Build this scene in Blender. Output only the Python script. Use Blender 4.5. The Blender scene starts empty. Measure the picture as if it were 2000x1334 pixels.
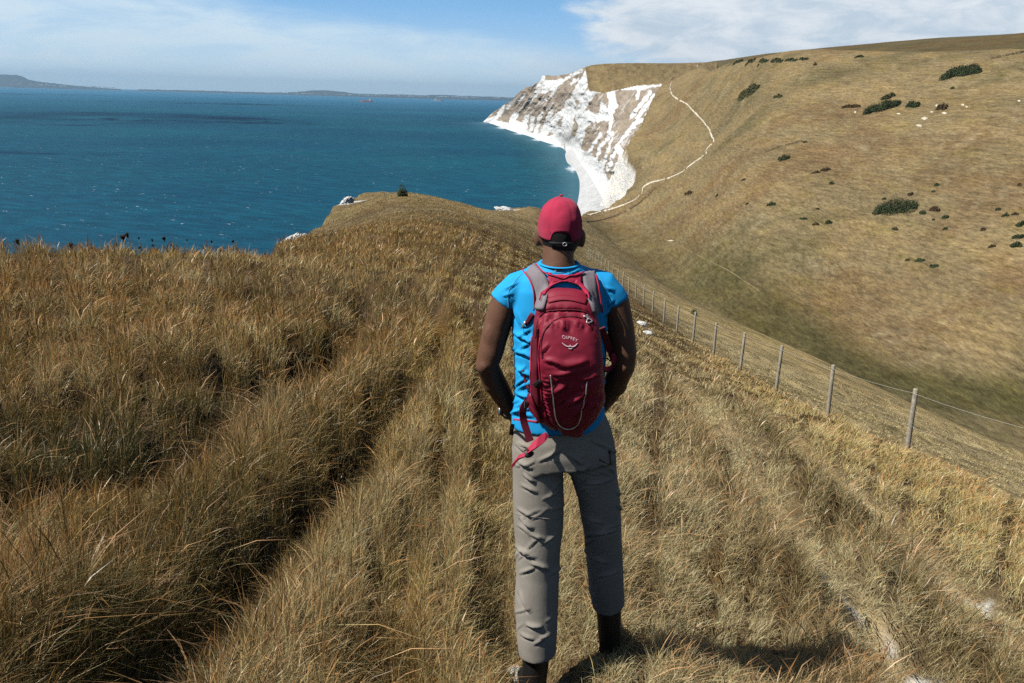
import bpy, bmesh, math
import numpy as np
from mathutils import Vector, Matrix
from mathutils.bvhtree import BVHTree

rng = np.random.default_rng(7)
scene = bpy.context.scene
COL = scene.collection

# ---------------------------------------------------------------- camera
CAMZ = 80.0                       # eye height above the sea (z = 0)
PITCH, ROLL, FPX = math.radians(15.64), math.radians(1.55), 1700.0
CAM = Vector((0, 0, CAMZ))
CM = Matrix.Rotation(math.pi / 2 - PITCH, 4, 'X') @ Matrix.Rotation(ROLL, 4, 'Z')
cd = bpy.data.cameras.new("camera")
cd.sensor_width = 36.0
cd.lens = FPX / 2000.0 * 36.0
cd.clip_start, cd.clip_end = 0.05, 200000.0
cam = bpy.data.objects.new("camera", cd)
cam.matrix_world = Matrix.Translation(CAM) @ CM
COL.objects.link(cam)
scene.camera = cam

# ---------------------------------------------------------------- light
SUN_EL, SUN_BACK = math.radians(52.0), math.radians(20.0)   # sun to the left and a little behind
SUN_DIR = Vector((-math.cos(SUN_EL) * math.cos(SUN_BACK), -math.cos(SUN_EL) * math.sin(SUN_BACK), math.sin(SUN_EL)))
sl = bpy.data.lights.new("sun", 'SUN')
sl.energy, sl.angle, sl.color = 5.0, math.radians(0.53), (1.0, 0.97, 0.92)
so = bpy.data.objects.new("sun", sl)
so.rotation_euler = SUN_DIR.to_track_quat('Z', 'Y').to_euler()
COL.objects.link(so)

scene.view_settings.view_transform = 'Standard'
scene.view_settings.look = 'None'
scene.view_settings.exposure = 0.22
scene.view_settings.gamma = 1.0
scene.view_settings.use_curve_mapping = False
scene.cycles.use_denoising = False
scene.cycles.max_bounces = 5
scene.cycles.diffuse_bounces = 0
scene.cycles.glossy_bounces = 2
scene.cycles.transmission_bounces = 3
scene.cycles.transparent_max_bounces = 6
scene.cycles.caustics_reflective = False
scene.cycles.caustics_refractive = False

class NT:
    """small helper to write node trees"""
    def __init__(s, tree): s.t = tree; s.n = tree.nodes; s.l = tree.links
    def new(s, typ, **kw):
        n = s.n.new(typ)
        for k, v in kw.items():
            if k.startswith('i_'):
                key = k[2:].replace('_', ' ')
                n.inputs[key].default_value = v
            else: setattr(n, k, v)
        return n
    def set(s, sock, v):
        if isinstance(v, bpy.types.NodeSocket): s.l.new(v, sock)
        else:
            if hasattr(sock.default_value, '__len__') and not hasattr(v, '__len__'): v = (v, v, v)
            if hasattr(sock.default_value, '__len__') and len(sock.default_value) == 4 and len(v) == 3: v = (*v, 1)
            sock.default_value = v
    def math(s, op, a, b=0.0, c=None, clamp=False):
        n = s.new('ShaderNodeMath', operation=op); n.use_clamp = clamp
        s.set(n.inputs[0], a); s.set(n.inputs[1], b)
        if c is not None: s.set(n.inputs[2], c)
        return n.outputs[0]
    def vmath(s, op, a, b=(0, 0, 0)):
        n = s.new('ShaderNodeVectorMath', operation=op)
        s.set(n.inputs[0], a)
        if op == 'SCALE': s.set(n.inputs['Scale'], b)
        else: s.set(n.inputs[1], b)
        return n.outputs[0]
    def ramp(s, v, lo, hi, smooth=True, a=0.0, b=1.0):
        n = s.new('ShaderNodeMapRange'); n.interpolation_type = 'SMOOTHSTEP' if smooth else 'LINEAR'
        s.set(n.inputs['Value'], v)
        for k, x in (('From Min', lo), ('From Max', hi), ('To Min', a), ('To Max', b)): s.set(n.inputs[k], x)
        return n.outputs[0]
    def noise(s, vec, scale, detail=4, rough=0.55, dist=0.0, out=0):
        n = s.new('ShaderNodeTexNoise')
        s.set(n.inputs['Vector'], vec); s.set(n.inputs['Scale'], scale)
        n.inputs['Detail'].default_value = detail; n.inputs['Roughness'].default_value = rough
        n.inputs['Distortion'].default_value = dist
        return n.outputs[out]
    def mix(s, f, a, b, mode='MIX'):
        n = s.new('ShaderNodeMix', data_type='RGBA', blend_type=mode)
        s.set(n.inputs[0], f); s.set(n.inputs[6], a); s.set(n.inputs[7], b)
        return n.outputs[2]

# ---------------------------------------------------------------- sky
world = bpy.data.worlds.new("World"); scene.world = world
world.use_nodes = True
w = NT(world.node_tree); w.n.clear()
sky = w.new('ShaderNodeTexSky', sky_type='NISHITA')
sky.sun_disc = False
sky.sun_elevation = SUN_EL
sky.sun_rotation = math.atan2(SUN_DIR.x, SUN_DIR.y)
sky.altitude = 80; sky.air_density = 1.0; sky.dust_density = 0.6; sky.ozone_density = 2.0
tc = w.new('ShaderNodeTexCoord')
sep = w.new('ShaderNodeSeparateXYZ'); w.l.new(tc.outputs['Generated'], sep.inputs[0])
zc = w.math('MAXIMUM', sep.outputs[2], 0.0)
az = w.math('ARCTAN2', sep.outputs[0], sep.outputs[1])               # azimuth, radians, + to the right
den = w.math('ADD', zc, 0.06)
cx = w.math('DIVIDE', sep.outputs[0], den); cy = w.math('DIVIDE', sep.outputs[1], den)
cmb = w.new('ShaderNodeCombineXYZ'); w.l.new(cx, cmb.inputs[0]); w.l.new(cy, cmb.inputs[1])
cmb2 = w.new('ShaderNodeCombineXYZ'); w.l.new(az, cmb2.inputs[0]); w.l.new(zc, cmb2.inputs[1])
n2 = w.noise(w.vmath('MULTIPLY', cmb2.outputs[0], (8, 30, 1)), 1.0, 8, 0.62, 0.5)
n3 = w.noise(w.vmath('MULTIPLY', cmb2.outputs[0], (2.6, 16, 1)), 1.0, 5, 0.55, 0.3)
n4 = w.noise(w.vmath('MULTIPLY', cmb2.outputs[0], (16, 46, 1)), 1.0, 7, 0.62, 0.4)
# long pale bank low on the left, its top sinking to the right; bright cumulus bank on the right
topL = w.ramp(az, -0.42, 0.10, False, 0.100, 0.050)
wob = w.math('MULTIPLY', w.math('SUBTRACT', n3, 0.5), 0.075)
edge = w.math('SUBTRACT', w.math('ADD', zc, wob), topL)
mL = w.ramp(edge, -0.020, 0.006, True, 1.0, 0.0)
mL = w.math('MULTIPLY', mL, w.ramp(n2, 0.33, 0.64, True, 0.45, 1.05))
mL = w.math('MULTIPLY', mL, w.ramp(zc, 0.0, 0.03, True, 0.55, 1.0))
top0 = w.math('MULTIPLY', w.ramp(az, -0.46, -0.36, True, 1.0, 0.0), w.ramp(w.math('ADD', zc, wob), 0.060, 0.085))
mL = w.math('MAXIMUM', mL, w.math('MULTIPLY', top0, .85))
r1 = w.math('MULTIPLY', w.ramp(az, -0.05, 0.17), w.ramp(zc, 0.015, 0.075, True, 0.55, 1.0))
mR = w.ramp(w.math('ADD', w.math('MULTIPLY', r1, 0.60), w.math('ADD', w.math('MULTIPLY', n2, 0.62), w.math('MULTIPLY', n4, .30))), 0.68, 0.92)
puff = w.math('MULTIPLY', w.ramp(w.math('ABSOLUTE', w.math('SUBTRACT', az, -0.125)), 0.0, 0.05, True, 1.0, 0.0), w.ramp(zc, 0.096, 0.106))
mask = w.math('MAXIMUM', w.math('MAXIMUM', w.math('MULTIPLY', mL, 0.88), w.math('MULTIPLY', mR, 0.97)), w.math('MULTIPLY', puff, .7), clamp=True)
mask = w.math('MULTIPLY', mask, w.ramp(zc, 0.13, 0.20, True, 1.0, 0.0))
cshade = w.ramp(n4, 0.3, 0.68, True, 0.0, 1.0)
cR = w.mix(cshade, (5.7, 6.8, 7.9), (8.7, 9.1, 9.5))
cloud = w.mix(w.ramp(az, -0.05, 0.12), (7.2, 8.7, 9.7), cR)
# air close to the horizon is paler than the clear blue above; overhead the sky is left to the Sky Texture alone
low = w.mix(w.ramp(zc, 0.0, 0.11), (6.2, 8.6, 10.6), (2.35, 5.3, 9.2))
ahead = w.ramp(w.math('ABSOLUTE', az), 0.60, 1.10, True, 1.0, 0.0)       # the pale sea air and the clouds lie ahead, over the bay
up = w.vmath('SCALE', sky.outputs[0], 0.60)
skyc = w.mix(w.math('MULTIPLY', w.ramp(zc, 0.08, 0.20, True, 0.92, 0.0), ahead), up, low)
mask = w.math('MULTIPLY', mask, ahead)
fin = w.mix(mask, skyc, cloud)
bg = w.new('ShaderNodeBackground'); w.l.new(fin, bg.inputs[0]); bg.inputs[1].default_value = 0.085
ow = w.new('ShaderNodeOutputWorld'); w.l.new(bg.outputs[0], ow.inputs[0])

# ---------------------------------------------------------------- helpers
def ray(px, py):
    d = Vector(((px - 1000.0) / FPX, -(py - 667.0) / FPX, -1.0))
    return CM.to_3x3() @ d
def at(px, py, Y):
    d = ray(px, py); return CAM + d * (Y / d.y)
def at_depth(px, py, dep):
    return CAM + ray(px, py) * dep
def at_z(px, py, z):
    d = ray(px, py); return CAM + d * ((z - CAMZ) / d.z)
CMI = np.array(CM.to_3x3().transposed())
def project(P):
    q = (np.asarray(P, float) - np.array(CAM)) @ CMI.T
    dep = -q[:, 2]
    return 1000 + FPX * q[:, 0] / dep, 667 - FPX * q[:, 1] / dep, dep

def _h(ix, iy, iz, seed):
    h = (ix.astype(np.uint32) * np.uint32(374761393) + iy.astype(np.uint32) * np.uint32(668265263)
         + iz.astype(np.uint32) * np.uint32(2246822519) + np.uint32(seed * 3266489917 & 0xffffffff))
    h = (h ^ (h >> np.uint32(13))) * np.uint32(1274126177)
    h = (h ^ (h >> np.uint32(16))) * np.uint32(2654435761)
    h = h ^ (h >> np.uint32(15))
    return h.astype(np.float64) / 4294967295.0
def vnoise(P, seed=0):
    P = np.asarray(P, float)
    i = np.floor(P).astype(np.int64); f = P - i; f = f * f * f * (f * (f * 6 - 15) + 10)
    r = 0
    for a in (0, 1):
        for b in (0, 1):
            for c in (0, 1):
                wgt = ((f[:, 0] if a else 1 - f[:, 0]) * (f[:, 1] if b else 1 - f[:, 1]) * (f[:, 2] if c else 1 - f[:, 2]))
                r = r + wgt * _h(i[:, 0] + a, i[:, 1] + b, i[:, 2] + c, seed)
    return r * 2 - 1
def fbm(P, oct=4, seed=0, gain=0.5):
    P = np.asarray(P, float); a, s, t = 1.0, 0, 0
    for k in range(oct):
        s = s + a * vnoise(P * 2 ** k + 13.7 * k, seed + k); t += a; a *= gain
    return s / t
def sstep(x, a, b):
    t = np.clip((x - a) / (b - a), 0, 1); return t * t * (3 - 2 * t)
def polydist(P, L):
    """distance of 2-D points to a polyline, signed side of the nearest segment, parameter along"""
    P = np.asarray(P, float); L = np.asarray(L, float)
    best = np.full(len(P), 1e18); side = np.zeros(len(P)); par = np.zeros(len(P))
    for k in range(len(L) - 1):
        a, b = L[k], L[k + 1]; ab = b - a; n2 = ab @ ab + 1e-12
        t = np.clip(((P - a) @ ab) / n2, 0, 1)
        q = P - a - t[:, None] * ab
        d = (q * q).sum(1); m = d < best
        best[m] = d[m]; par[m] = k + t[m]
        side[m] = np.sign(ab[0] * (P[m, 1] - a[1]) - ab[1] * (P[m, 0] - a[0]))
    return np.sqrt(best), side, par
def inpoly(P, L):
    x, y = P[:, 0], P[:, 1]; r = np.zeros(len(P), bool); n = len(L)
    for i in range(n):
        x1, y1 = L[i]; x2, y2 = L[(i + 1) % n]
        c = ((y1 > y) != (y2 > y)) & (x < (x2 - x1) * (y - y1) / (y2 - y1 + 1e-15) + x1)
        r ^= c
    return r
class TPS:
    def __init__(s, C, v, lam=1e-4):
        s.C = np.asarray(C, float); v = np.asarray(v, float); n = len(v)
        K = s.k(s.C) + lam * np.eye(n); A = np.zeros((n + 3, n + 3))
        A[:n, :n] = K; A[:n, n] = 1; A[:n, n + 1:] = s.C; A[n:, :n] = A[:n, n:].T
        s.w = np.linalg.solve(A, np.concatenate([v, np.zeros(3)]))
    def k(s, P):
        d2 = ((P[:, None, :] - s.C[None]) ** 2).sum(2)
        return 0.5 * d2 * np.log(d2 + 1e-20)
    def __call__(s, P):
        P = np.asarray(P, float); out = np.empty(len(P)); n = len(s.C)
        for i in range(0, len(P), 20000):
            q = P[i:i + 20000]
            out[i:i + 20000] = s.k(q) @ s.w[:n] + s.w[n] + q @ s.w[n + 1:]
        return out

def link(name, me, parent=None, loc=None):
    o = bpy.data.objects.new(name, me)
    COL.objects.link(o)
    if parent is not None: o.parent = parent
    if loc is not None: o.location = loc
    return o
def tag(o, label=None, cat=None, group=None, kind=None):
    if label: o['label'] = label
    if cat: o['category'] = cat
    if group: o['group'] = group
    if kind: o['kind'] = kind
    return o
def mesh_np(name, V, F, smooth=True, mat=None, cols=None):
    """V (n,3); F list of arrays of quads / tris (m,k)"""
    me = bpy.data.meshes.new(name)
    V = np.asarray(V, np.float32)
    if not isinstance(F, list): F = [F]
    F = [np.asarray(f, np.int32) for f in F if len(f)]
    me.vertices.add(len(V)); me.vertices.foreach_set('co', V.ravel())
    nl = sum(f.size for f in F); nf = sum(len(f) for f in F)
    me.loops.add(nl); me.polygons.add(nf)
    me.loops.foreach_set('vertex_index', np.concatenate([f.ravel() for f in F]))
    tot = np.concatenate([np.full(len(f), f.shape[1], np.int32) for f in F])
    st = np.concatenate([[0], np.cumsum(tot)[:-1]]).astype(np.int32)
    me.polygons.foreach_set('loop_start', st)
    me.update(calc_edges=True)
    me.polygons.foreach_set('use_smooth', np.full(nf, smooth))
    if cols is not None:
        a = me.color_attributes.new('col', 'FLOAT_COLOR', 'POINT')
        c = np.ones((len(V), 4), np.float32); c[:, :3] = cols
        a.data.foreach_set('color', c.ravel())
    if mat: me.materials.append(mat)
    return me
def grid_faces(nx, ny):
    i = np.arange(nx * ny).reshape(ny, nx)
    return np.stack([i[:-1, :-1], i[:-1, 1:], i[1:, 1:], i[1:, :-1]], -1).reshape(-1, 4)
def pymesh(name, V, F, smooth=True, mat=None):
    me = bpy.data.meshes.new(name)
    me.from_pydata([tuple(v) for v in V], [], [tuple(f) for f in F]); me.update()
    me.polygons.foreach_set('use_smooth', [smooth] * len(me.polygons))
    if mat: me.materials.append(mat)
    return me
def material(name, col, rough=0.8, var=0.15, scale=20.0, bump=0.0, bscale=60.0, spec=0.3, sheen=0.0, metal=0.0):
    m = bpy.data.materials.new(name); m.use_nodes = True
    t = NT(m.node_tree); b = m.node_tree.nodes['Principled BSDF']
    co = t.new('ShaderNodeTexCoord').outputs['Object']
    n = t.noise(co, scale, 5, 0.6)
    f = t.ramp(n, 0.25, 0.75, False, 1 - var, 1 + var)
    mx = t.vmath('SCALE', col, f)
    t.l.new(mx, b.inputs['Base Color'])
    b.inputs['Roughness'].default_value = rough
    b.inputs['Specular IOR Level'].default_value = spec
    b.inputs['Metallic'].default_value = metal
    if sheen: b.inputs['Sheen Weight'].default_value = sheen
    if bump:
        bn = t.new('ShaderNodeBump'); bn.inputs['Strength'].default_value = bump; bn.inputs['Distance'].default_value = 0.01
        t.l.new(t.noise(co, bscale, 4, 0.6), bn.inputs['Height']); t.l.new(bn.outputs[0], b.inputs['Normal'])
    return m
# ================================================================ LAND
# control points: image column, image row, forward distance (m)  ->  a point of the real terrain
POSTS = [(1791, 760), (1633, 713), (1528, 675), (1453, 649), (1397, 629.5), (1354, 609), (1322, 597), (1295, 583), (1272.5, 569), (1255, 557.5), (1239, 549),
         (1226, 541), (1213, 531), (1202, 525), (1191, 517), (1182, 510), (1176, 506), (1170, 501), (1164.5, 497), (1160, 493.5), (1156, 490.5), (1152, 487.5), (1149, 485)]
POSTS = [(1045 + 9452.0 / (12.67 + 3.5 * i), p[1], 12.67 + 3.5 * i) for i, p in enumerate(POSTS)]
post_top = [at_depth(*p) for p in POSTS]
_a, _b = post_top[0], post_top[1]
post_top.insert(0, _a + (_a - _b) * 0.97)
POST_H = 1.12
ctrl_w = []
# crest of the near ridge
for y, dz, x in ((3, -2.17, 0.2), (6, -2.46, 0.0), (10, -2.80, -0.7), (16, -3.3, -2.0), (30, -4.5, -4.6), (60, -7.0, -9.0), (85, -9.1, -11.8)):
    ctrl_w.append((x, y, CAMZ + dz))
ctrl_w += [(0, -1.5, CAMZ - 1.62), (0, -8, CAMZ - 1.2), (-9, -8, CAMZ - .7), (10, -8, CAMZ - 5.0), (0, -28, CAMZ + .5), (-22, -22, CAMZ - .5), (30, -25, CAMZ - 14), (-15, -3, CAMZ - 1.2),
           (1.4, 3, CAMZ - 2.34), (2.6, 3, CAMZ - 2.76), (5, 3, CAMZ - 3.68), (9, 3, CAMZ - 5.2), (2.4, 6, CAMZ - 3.05), (4.6, 6, CAMZ - 3.85),
           (-1.6, 3, CAMZ - 2.02), (-3, 4, CAMZ - 1.93), (-5, 7, CAMZ - 2.12), (-7, 10, CAMZ - 2.4), (-2.4, 6, CAMZ - 2.30), (-3.2, 10, CAMZ - 2.66), (-8, 5, CAMZ - 1.85), (-11, 11, CAMZ - 2.5)]
for px, py, Y in ((0, 494, 13), (150, 492, 13.5), (300, 497, 14), (450, 503, 15), (530, 506, 17),
                  (562, 489, 40), (602, 457, 53), (640, 428, 68), (676, 395, 88), (702, 380, 102), (742, 374, 110), (788, 382, 112), (850, 391, 104), (930, 408, 98), (1000, 425, 92),
                  (985, 408, 122), (1030, 406, 126), (1060, 412, 130), (1090, 418, 230), (1120, 420, 350)):
    ctrl_w.append(tuple(at(px, py, Y)))
for p in post_top[::2]:
    ctrl_w.append((p.x, p.y, p.z - POST_H))
for px, py, Y in ((2000, 812, 118), (1700, 740, 132), (1500, 638, 172), (1350, 560, 230), (1250, 485, 315), (1180, 430, 419), (1150, 413, 462),
                  # near slope beyond the fence
                  (2000, 905, 24), (1800, 800, 45), (1600, 700, 60), (1400, 610, 80), (1240, 510, 160), (1170, 450, 250),
                  # the far hillside
                  (2000, 600, 148), (2000, 470, 178), (2000, 340, 214), (2000, 219, 262), (2000, 106, 335),
                  (2300, 800, 120), (2300, 500, 165), (2300, 250, 235), (2300, 95, 320),
                  (1750, 600, 172), (1750, 450, 210), (1750, 310, 260), (1750, 200, 325), (1750, 107, 395),
                  (1500, 500, 205), (1500, 400, 248), (1500, 300, 305), (1500, 205, 385), (1500, 118, 480),
                  (1350, 480, 275), (1350, 400, 340), (1350, 330, 410), (1400, 260, 470), (1380, 200, 570), (1420, 124, 640),
                  (1260, 430, 390), (1230, 400, 440), (1185, 408, 468), (1215, 387, 488), (1245, 347, 525), (1252, 325, 550), (1225, 285, 640), (1270, 210, 800), (1292, 168, 930),
                  (1310, 300, 520), (1310, 240, 650), (1330, 160, 880), (1370, 127, 860)):
    ctrl_w.append(tuple(at(px, py, Y)))
# ground falling away behind the brow
for px, py, Y, dz in ((2300, 95, 460, -25), (2000, 106, 470, -22), (1750, 107, 540, -22), (1500, 118, 650, -20), (1420, 124, 850, -22), (1340, 130, 1200, -25)):
    q = at(px, py, Y); ctrl_w.append((q.x, q.y, q.z + dz))
ctrl_w = np.array(ctrl_w)
S0 = 3.0
wx = lambda x: np.arcsinh(np.asarray(x) / S0)
def land_raw(x, y):
    return _tps(np.stack([wx(x), wx(y)], 1)) * (np.hypot(x, y) + 3) + CAMZ
_tps = TPS(np.stack([wx(ctrl_w[:, 0]), wx(ctrl_w[:, 1])], 1), (ctrl_w[:, 2] - CAMZ) / (np.hypot(ctrl_w[:, 0], ctrl_w[:, 1]) + 3), 2e-3)

coast = [(-14, -300), (-15, -20), (-15, 4)] + [tuple(at(*p).xy) for p in (
    (-140, 480, 13), (0, 480, 13.4), (150, 476, 13.9), (300, 482, 14.4), (450, 488, 15.4), (530, 494, 17.5), (543, 495, 26), (558, 490, 40), (600, 457, 53), (638, 428, 68), (672, 395, 88),
    (700, 378, 104), (742, 372, 114), (790, 380, 117), (850, 389, 112), (930, 406, 106), (968, 412, 112), (975, 406, 126), (1030, 404, 131), (1062, 408, 136), (1090, 415, 230), (1120, 418, 350),
    (1146, 413, 462), (1185, 406, 470), (1213, 385, 490), (1243, 345, 527), (1250, 325, 552), (1222, 290, 640), (1266, 210, 800), (1288, 168, 930), (1305, 150, 1000), (1325, 128, 1200))] + [(300, 2600), (4000, 2600), (4000, -300)]
coast = np.array(coast)

NX, NY = 640, 680
gx = np.linspace(wx(-60), wx(1500), NX); gy = np.linspace(wx(-60), wx(1600), NY)
GX, GY = np.meshgrid(S0 * np.sinh(gx), S0 * np.sinh(gy))
PX2 = np.stack([GX.ravel(), GY.ravel()], 1)
Z0 = land_raw(PX2[:, 0], PX2[:, 1])

def base_bvh(Z):
    f = grid_faces(NX, NY)
    return BVHTree.FromPolygons(np.column_stack([PX2, Z]).tolist(), f.tolist())
_b0 = base_bvh(Z0)
def hit0(px, py):
    h = _b0.ray_cast(CAM, ray(px, py).normalized())
    return (h[0].x, h[0].y) if h[0] else None
def track(pts): return np.array([q for q in (hit0(*p) for p in pts) if q])

RUT_A = track([(130, 1560), (225, 1400), (335, 1275), (480, 1110), (620, 950), (718, 842), (806, 735), (860, 655), (888, 590), (885, 550), (900, 520)])
RUT_B = track([(1075, 1560), (1062, 1400), (1035, 1320), (990, 1240), (975, 1120), (968, 1000), (962, 900), (945, 780), (925, 660), (905, 560), (890, 500)])
RUT_C = track([(735, 1480), (745, 1300), (770, 1150), (800, 1040), (840, 940), (870, 840)])
RUT_D = track([(1870, 1420), (1790, 1310), (1700, 1190), (1600, 1070), (1490, 930), (1385, 800), (1300, 700), (1262, 645), (1215, 580)])
RUT_E = track([(2120, 1330), (1970, 1210), (1860, 1110), (1700, 985), (1560, 870), (1420, 750), (1330, 665), (1270, 600)])
RUT_F = track([(790, 560), (835, 600), (862, 650)])
RUT_H = track([(330, 770), (430, 770), (560, 705), (640, 690)])

RUT_I = track([(-60, 1010), (120, 960), (260, 905), (390, 850), (440, 790)])
RUT_J = track([(520, 770), (640, 700), (700, 620), (700, 560), (640, 520)])

def seg_rut(P, L, floor, wl, wr, lift, fade0, fade1):
    d, s, par = polydist(P, L)
    sd = -s * d                               # + to the right of the walking direction
    r = np.hypot(P[:, 0], P[:, 1])
    f = 1 - sstep(r, fade0, fade1)
    prof = np.where(sd < 0, np.exp(-(sd / wl) ** 2 * 1.0), np.exp(-(sd / wr) ** 2))
    bank = lift * np.exp(-((sd + wl * 2.4) / (wl * 1.8)) ** 2)
    return (-floor * prof + bank) * f, sd, d
near = np.hypot(PX2[:, 0], PX2[:, 1]) < 40
Pn = PX2[near]
dz = np.zeros(len(Pn))
wob = np.stack([fbm(np.column_stack([Pn * 1.3, np.zeros(len(Pn))]), 3, 21), fbm(np.column_stack([Pn * 1.3, np.ones(len(Pn)) * 9]), 3, 22)], 1) * 0.10
for L, fl, wl, wr, li, f0, f1 in ((RUT_A, .24, .18, .34, .06, 5.2, 12), (RUT_B, .20, .16, .20, .05, 9, 16), (RUT_C, .20, .16, .22, .04, 5, 8),
                                  (RUT_D, .16, .22, .25, .05, 10, 18), (RUT_E, .13, .2, .22, .05, 10, 18), (RUT_F, .22, .2, .2, .03, 12, 20), (RUT_H, .32, .25, .3, .1, 9, 14), (RUT_I, .2, .2, .3, .1, 9, 14), (RUT_J, .30, .2, .3, .10, 12, 18)):
    dz += seg_rut(Pn + wob, L, fl, wl, wr, li, f0, f1)[0]
q = hit0(110, 850)
dz -= 0.30 * np.exp(-((Pn[:, 0] - q[0]) ** 2 + (Pn[:, 1] - q[1]) ** 2) / 0.9 ** 2)
P3 = np.column_stack([Pn, np.zeros(len(Pn))])
tuss = fbm(P3 * 1.5, 4, 3)
dz += 0.17 * tuss * sstep(np.hypot(Pn[:, 0] - .2, Pn[:, 1] - 3.05), .25, .9)
Z1 = Z0.copy(); Z1[near] += dz
rr = np.hypot(PX2[:, 0], PX2[:, 1])
P3 = np.column_stack([PX2, np.zeros(len(PX2))])
AN = np.array([1.0, .38, 1.0])
Z1 += sstep(rr, 14, 60) * fbm(P3 * AN / 8.0, 4, 31) * 0.32 + sstep(rr, 60, 200) * fbm(P3 * AN / 34.0, 4, 41) * 0.9
# the coast: beyond the edge the land breaks off into a chalk cliff
cd_, _, _ = polydist(PX2, np.vstack([coast, coast[:1]]))
ins = inpoly(PX2, coast)
sd = np.where(ins, -cd_, cd_)
ridg = np.abs(fbm(P3 / 6.0, 4, 51))
jag = fbm(P3 / 5.0, 3, 52) * np.clip(rr / 60, .15, 3)
d_out = np.maximum(sd + jag, 0)
drop = d_out * (1.6 + 1.6 * ridg)
drop += np.maximum(sd + 1.5, 0) ** 2 * 0.05 * (sd < 0)
ZT = np.maximum(Z1 - drop, -6.0)

def land_z(x, y):
    u = (wx(x) - gx[0]) / (gx[1] - gx[0]); v = (wx(y) - gy[0]) / (gy[1] - gy[0])
    i = np.clip(u.astype(int), 0, NX - 2); j = np.clip(v.astype(int), 0, NY - 2); fu, fv = u - i, v - j
    Zg = ZT.reshape(NY, NX)
    return (Zg[j, i] * (1 - fu) * (1 - fv) + Zg[j, i + 1] * fu * (1 - fv) + Zg[j + 1, i] * (1 - fu) * fv + Zg[j + 1, i + 1] * fu * fv)

VALLEY = np.array([tuple(at(*p).xy) for p in ((2600, 870, 110), (2000, 800, 120), (1700, 732, 134), (1500, 636, 172), (1350, 558, 230), (1250, 485, 315), (1190, 440, 390))])
FENCE = np.array([(p.x, p.y) for p in post_top])

def chalk_amount(P, L, wdt):
    return np.exp(-(polydist(P, L)[0] / wdt) ** 2)
# ground colours
def ground_cols(P, r):
    P3 = np.column_stack([P, np.zeros(len(P))])
    n1 = fbm(P3 / 55.0, 4, 61)[:, None]; n2 = fbm(P3 / 14.0, 4, 62)[:, None]; n3 = fbm(P3 / 2.2, 3, 63)[:, None]
    straw = np.array([.222, .170, .088]); rust = np.array([.186, .130, .066]); olive = np.array([.130, .110, .054]); pale = np.array([.29, .235, .135])
    c = straw + 0 * n1
    c = c + (rust - c) * sstep(n1 + .6 * n2, .05, .5)
    c = c + (olive - c) * sstep(-n1 + .7 * n2, .1, .6) * .8
    c = c + (pale - c) * sstep(n3 + n2, .35, .8) * .6
    dv = polydist(P, VALLEY)[0][:, None]
    gw = np.exp(-(dv / (4 + r[:, None] * .028)) ** 2) * sstep(r[:, None], 40, 80)
    c = c + (np.array([.084, .076, .030]) - c) * np.clip(gw * (1.0 + .5 * n2), 0, .88) * (1 - .55 * sstep(r, 150, 330))[:, None]
    thatch = np.array([.105, .068, .032]) + .03 * n3
    df_, sf_, _ = polydist(P, FENCE)
    c = c + (thatch - c) * ((1 - sstep(r, 30, 75)) * (1 - sstep(-sf_ * df_, -.3, 1.2)))[:, None]
    nearb = (sstep(-sf_ * df_, 0, 3) * (1 - sstep(r, 60, 130)) * (1 - .0))[:, None] * (1 - np.clip(gw, 0, 1))
    c = c + (np.array([.33, .265, .135]) * (1 + .3 * n3) - c) * nearb * .8
    return np.clip(c, .01, 1)
GC = ground_cols(PX2, rr)
for L in (RUT_D, RUT_E):
    k_ = (np.exp(-(polydist(PX2, L)[0] / .25) ** 2) * (1 - sstep(rr, 11, 18)))[:, None]
    GC = GC + (np.array([.36, .28, .15]) - GC) * k_ * .8
chk = np.zeros(len(PX2))
nn = fbm(P3 * 2.6, 4, 71)
for L, wdt, a, lo, hi in ((RUT_D, .30, .95, 0, 4.5), (RUT_E, .25, .85, 0, 5)):
    k = chalk_amount(PX2, L, wdt) * a * (1 - sstep(rr, lo + 4.0, hi + 2))
    chk = np.maximum(chk, k * sstep(nn, -.62, .15))
for px, py, rad, a in ((1020, 1318, .22, 1.), (1258, 638, .55, 1.), (1905, 1150, .16, 1.), (1960, 1205, .2, .9), (1760, 1270, .3, 1.), (1650, 1140, .14, .5)):
    q = hit0(px, py)
    chk = np.maximum(chk, a * np.exp(-(((PX2[:, 0] - q[0]) ** 2 + (PX2[:, 1] - q[1]) ** 2) / rad ** 2)) * sstep(nn, -.6, .2))
CHALK = np.array([.70, .69, .65])
cliffy = sstep(sd + jag * .6, 0.5, 2.5)
for px, py, Y, rad in ((565, 480, 42, 3.0), (586, 470, 47, 2.2), (676, 396, 88, 2.6), (984, 412, 122, 2.6)):
    q = at(px, py, Y); cliffy = np.maximum(cliffy, np.exp(-((PX2[:, 0] - q.x) ** 2 + (PX2[:, 1] - q.y) ** 2) / rad ** 2))
cl = np.clip(np.maximum(chk, cliffy * (rr > 18)), 0, 1)
nn2 = fbm(P3 * 9.0, 3, 72)
cl = sstep(cl + nn * .18 + nn2 * .22 * (rr < 12), .35, .75)
GC = GC + (CHALK * (1 + .12 * nn[:, None]) - GC) * cl[:, None]
CHK_GRID = np.maximum(chk, cl * (rr > 18)).reshape(NY, NX)
def grid_at(G, x, y):
    i = np.clip(((wx(x) - gx[0]) / (gx[1] - gx[0])).astype(int), 0, NX - 1); j = np.clip(((wx(y) - gy[0]) / (gy[1] - gy[0])).astype(int), 0, NY - 1)
    return G.reshape(NY, NX)[j, i]

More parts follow.
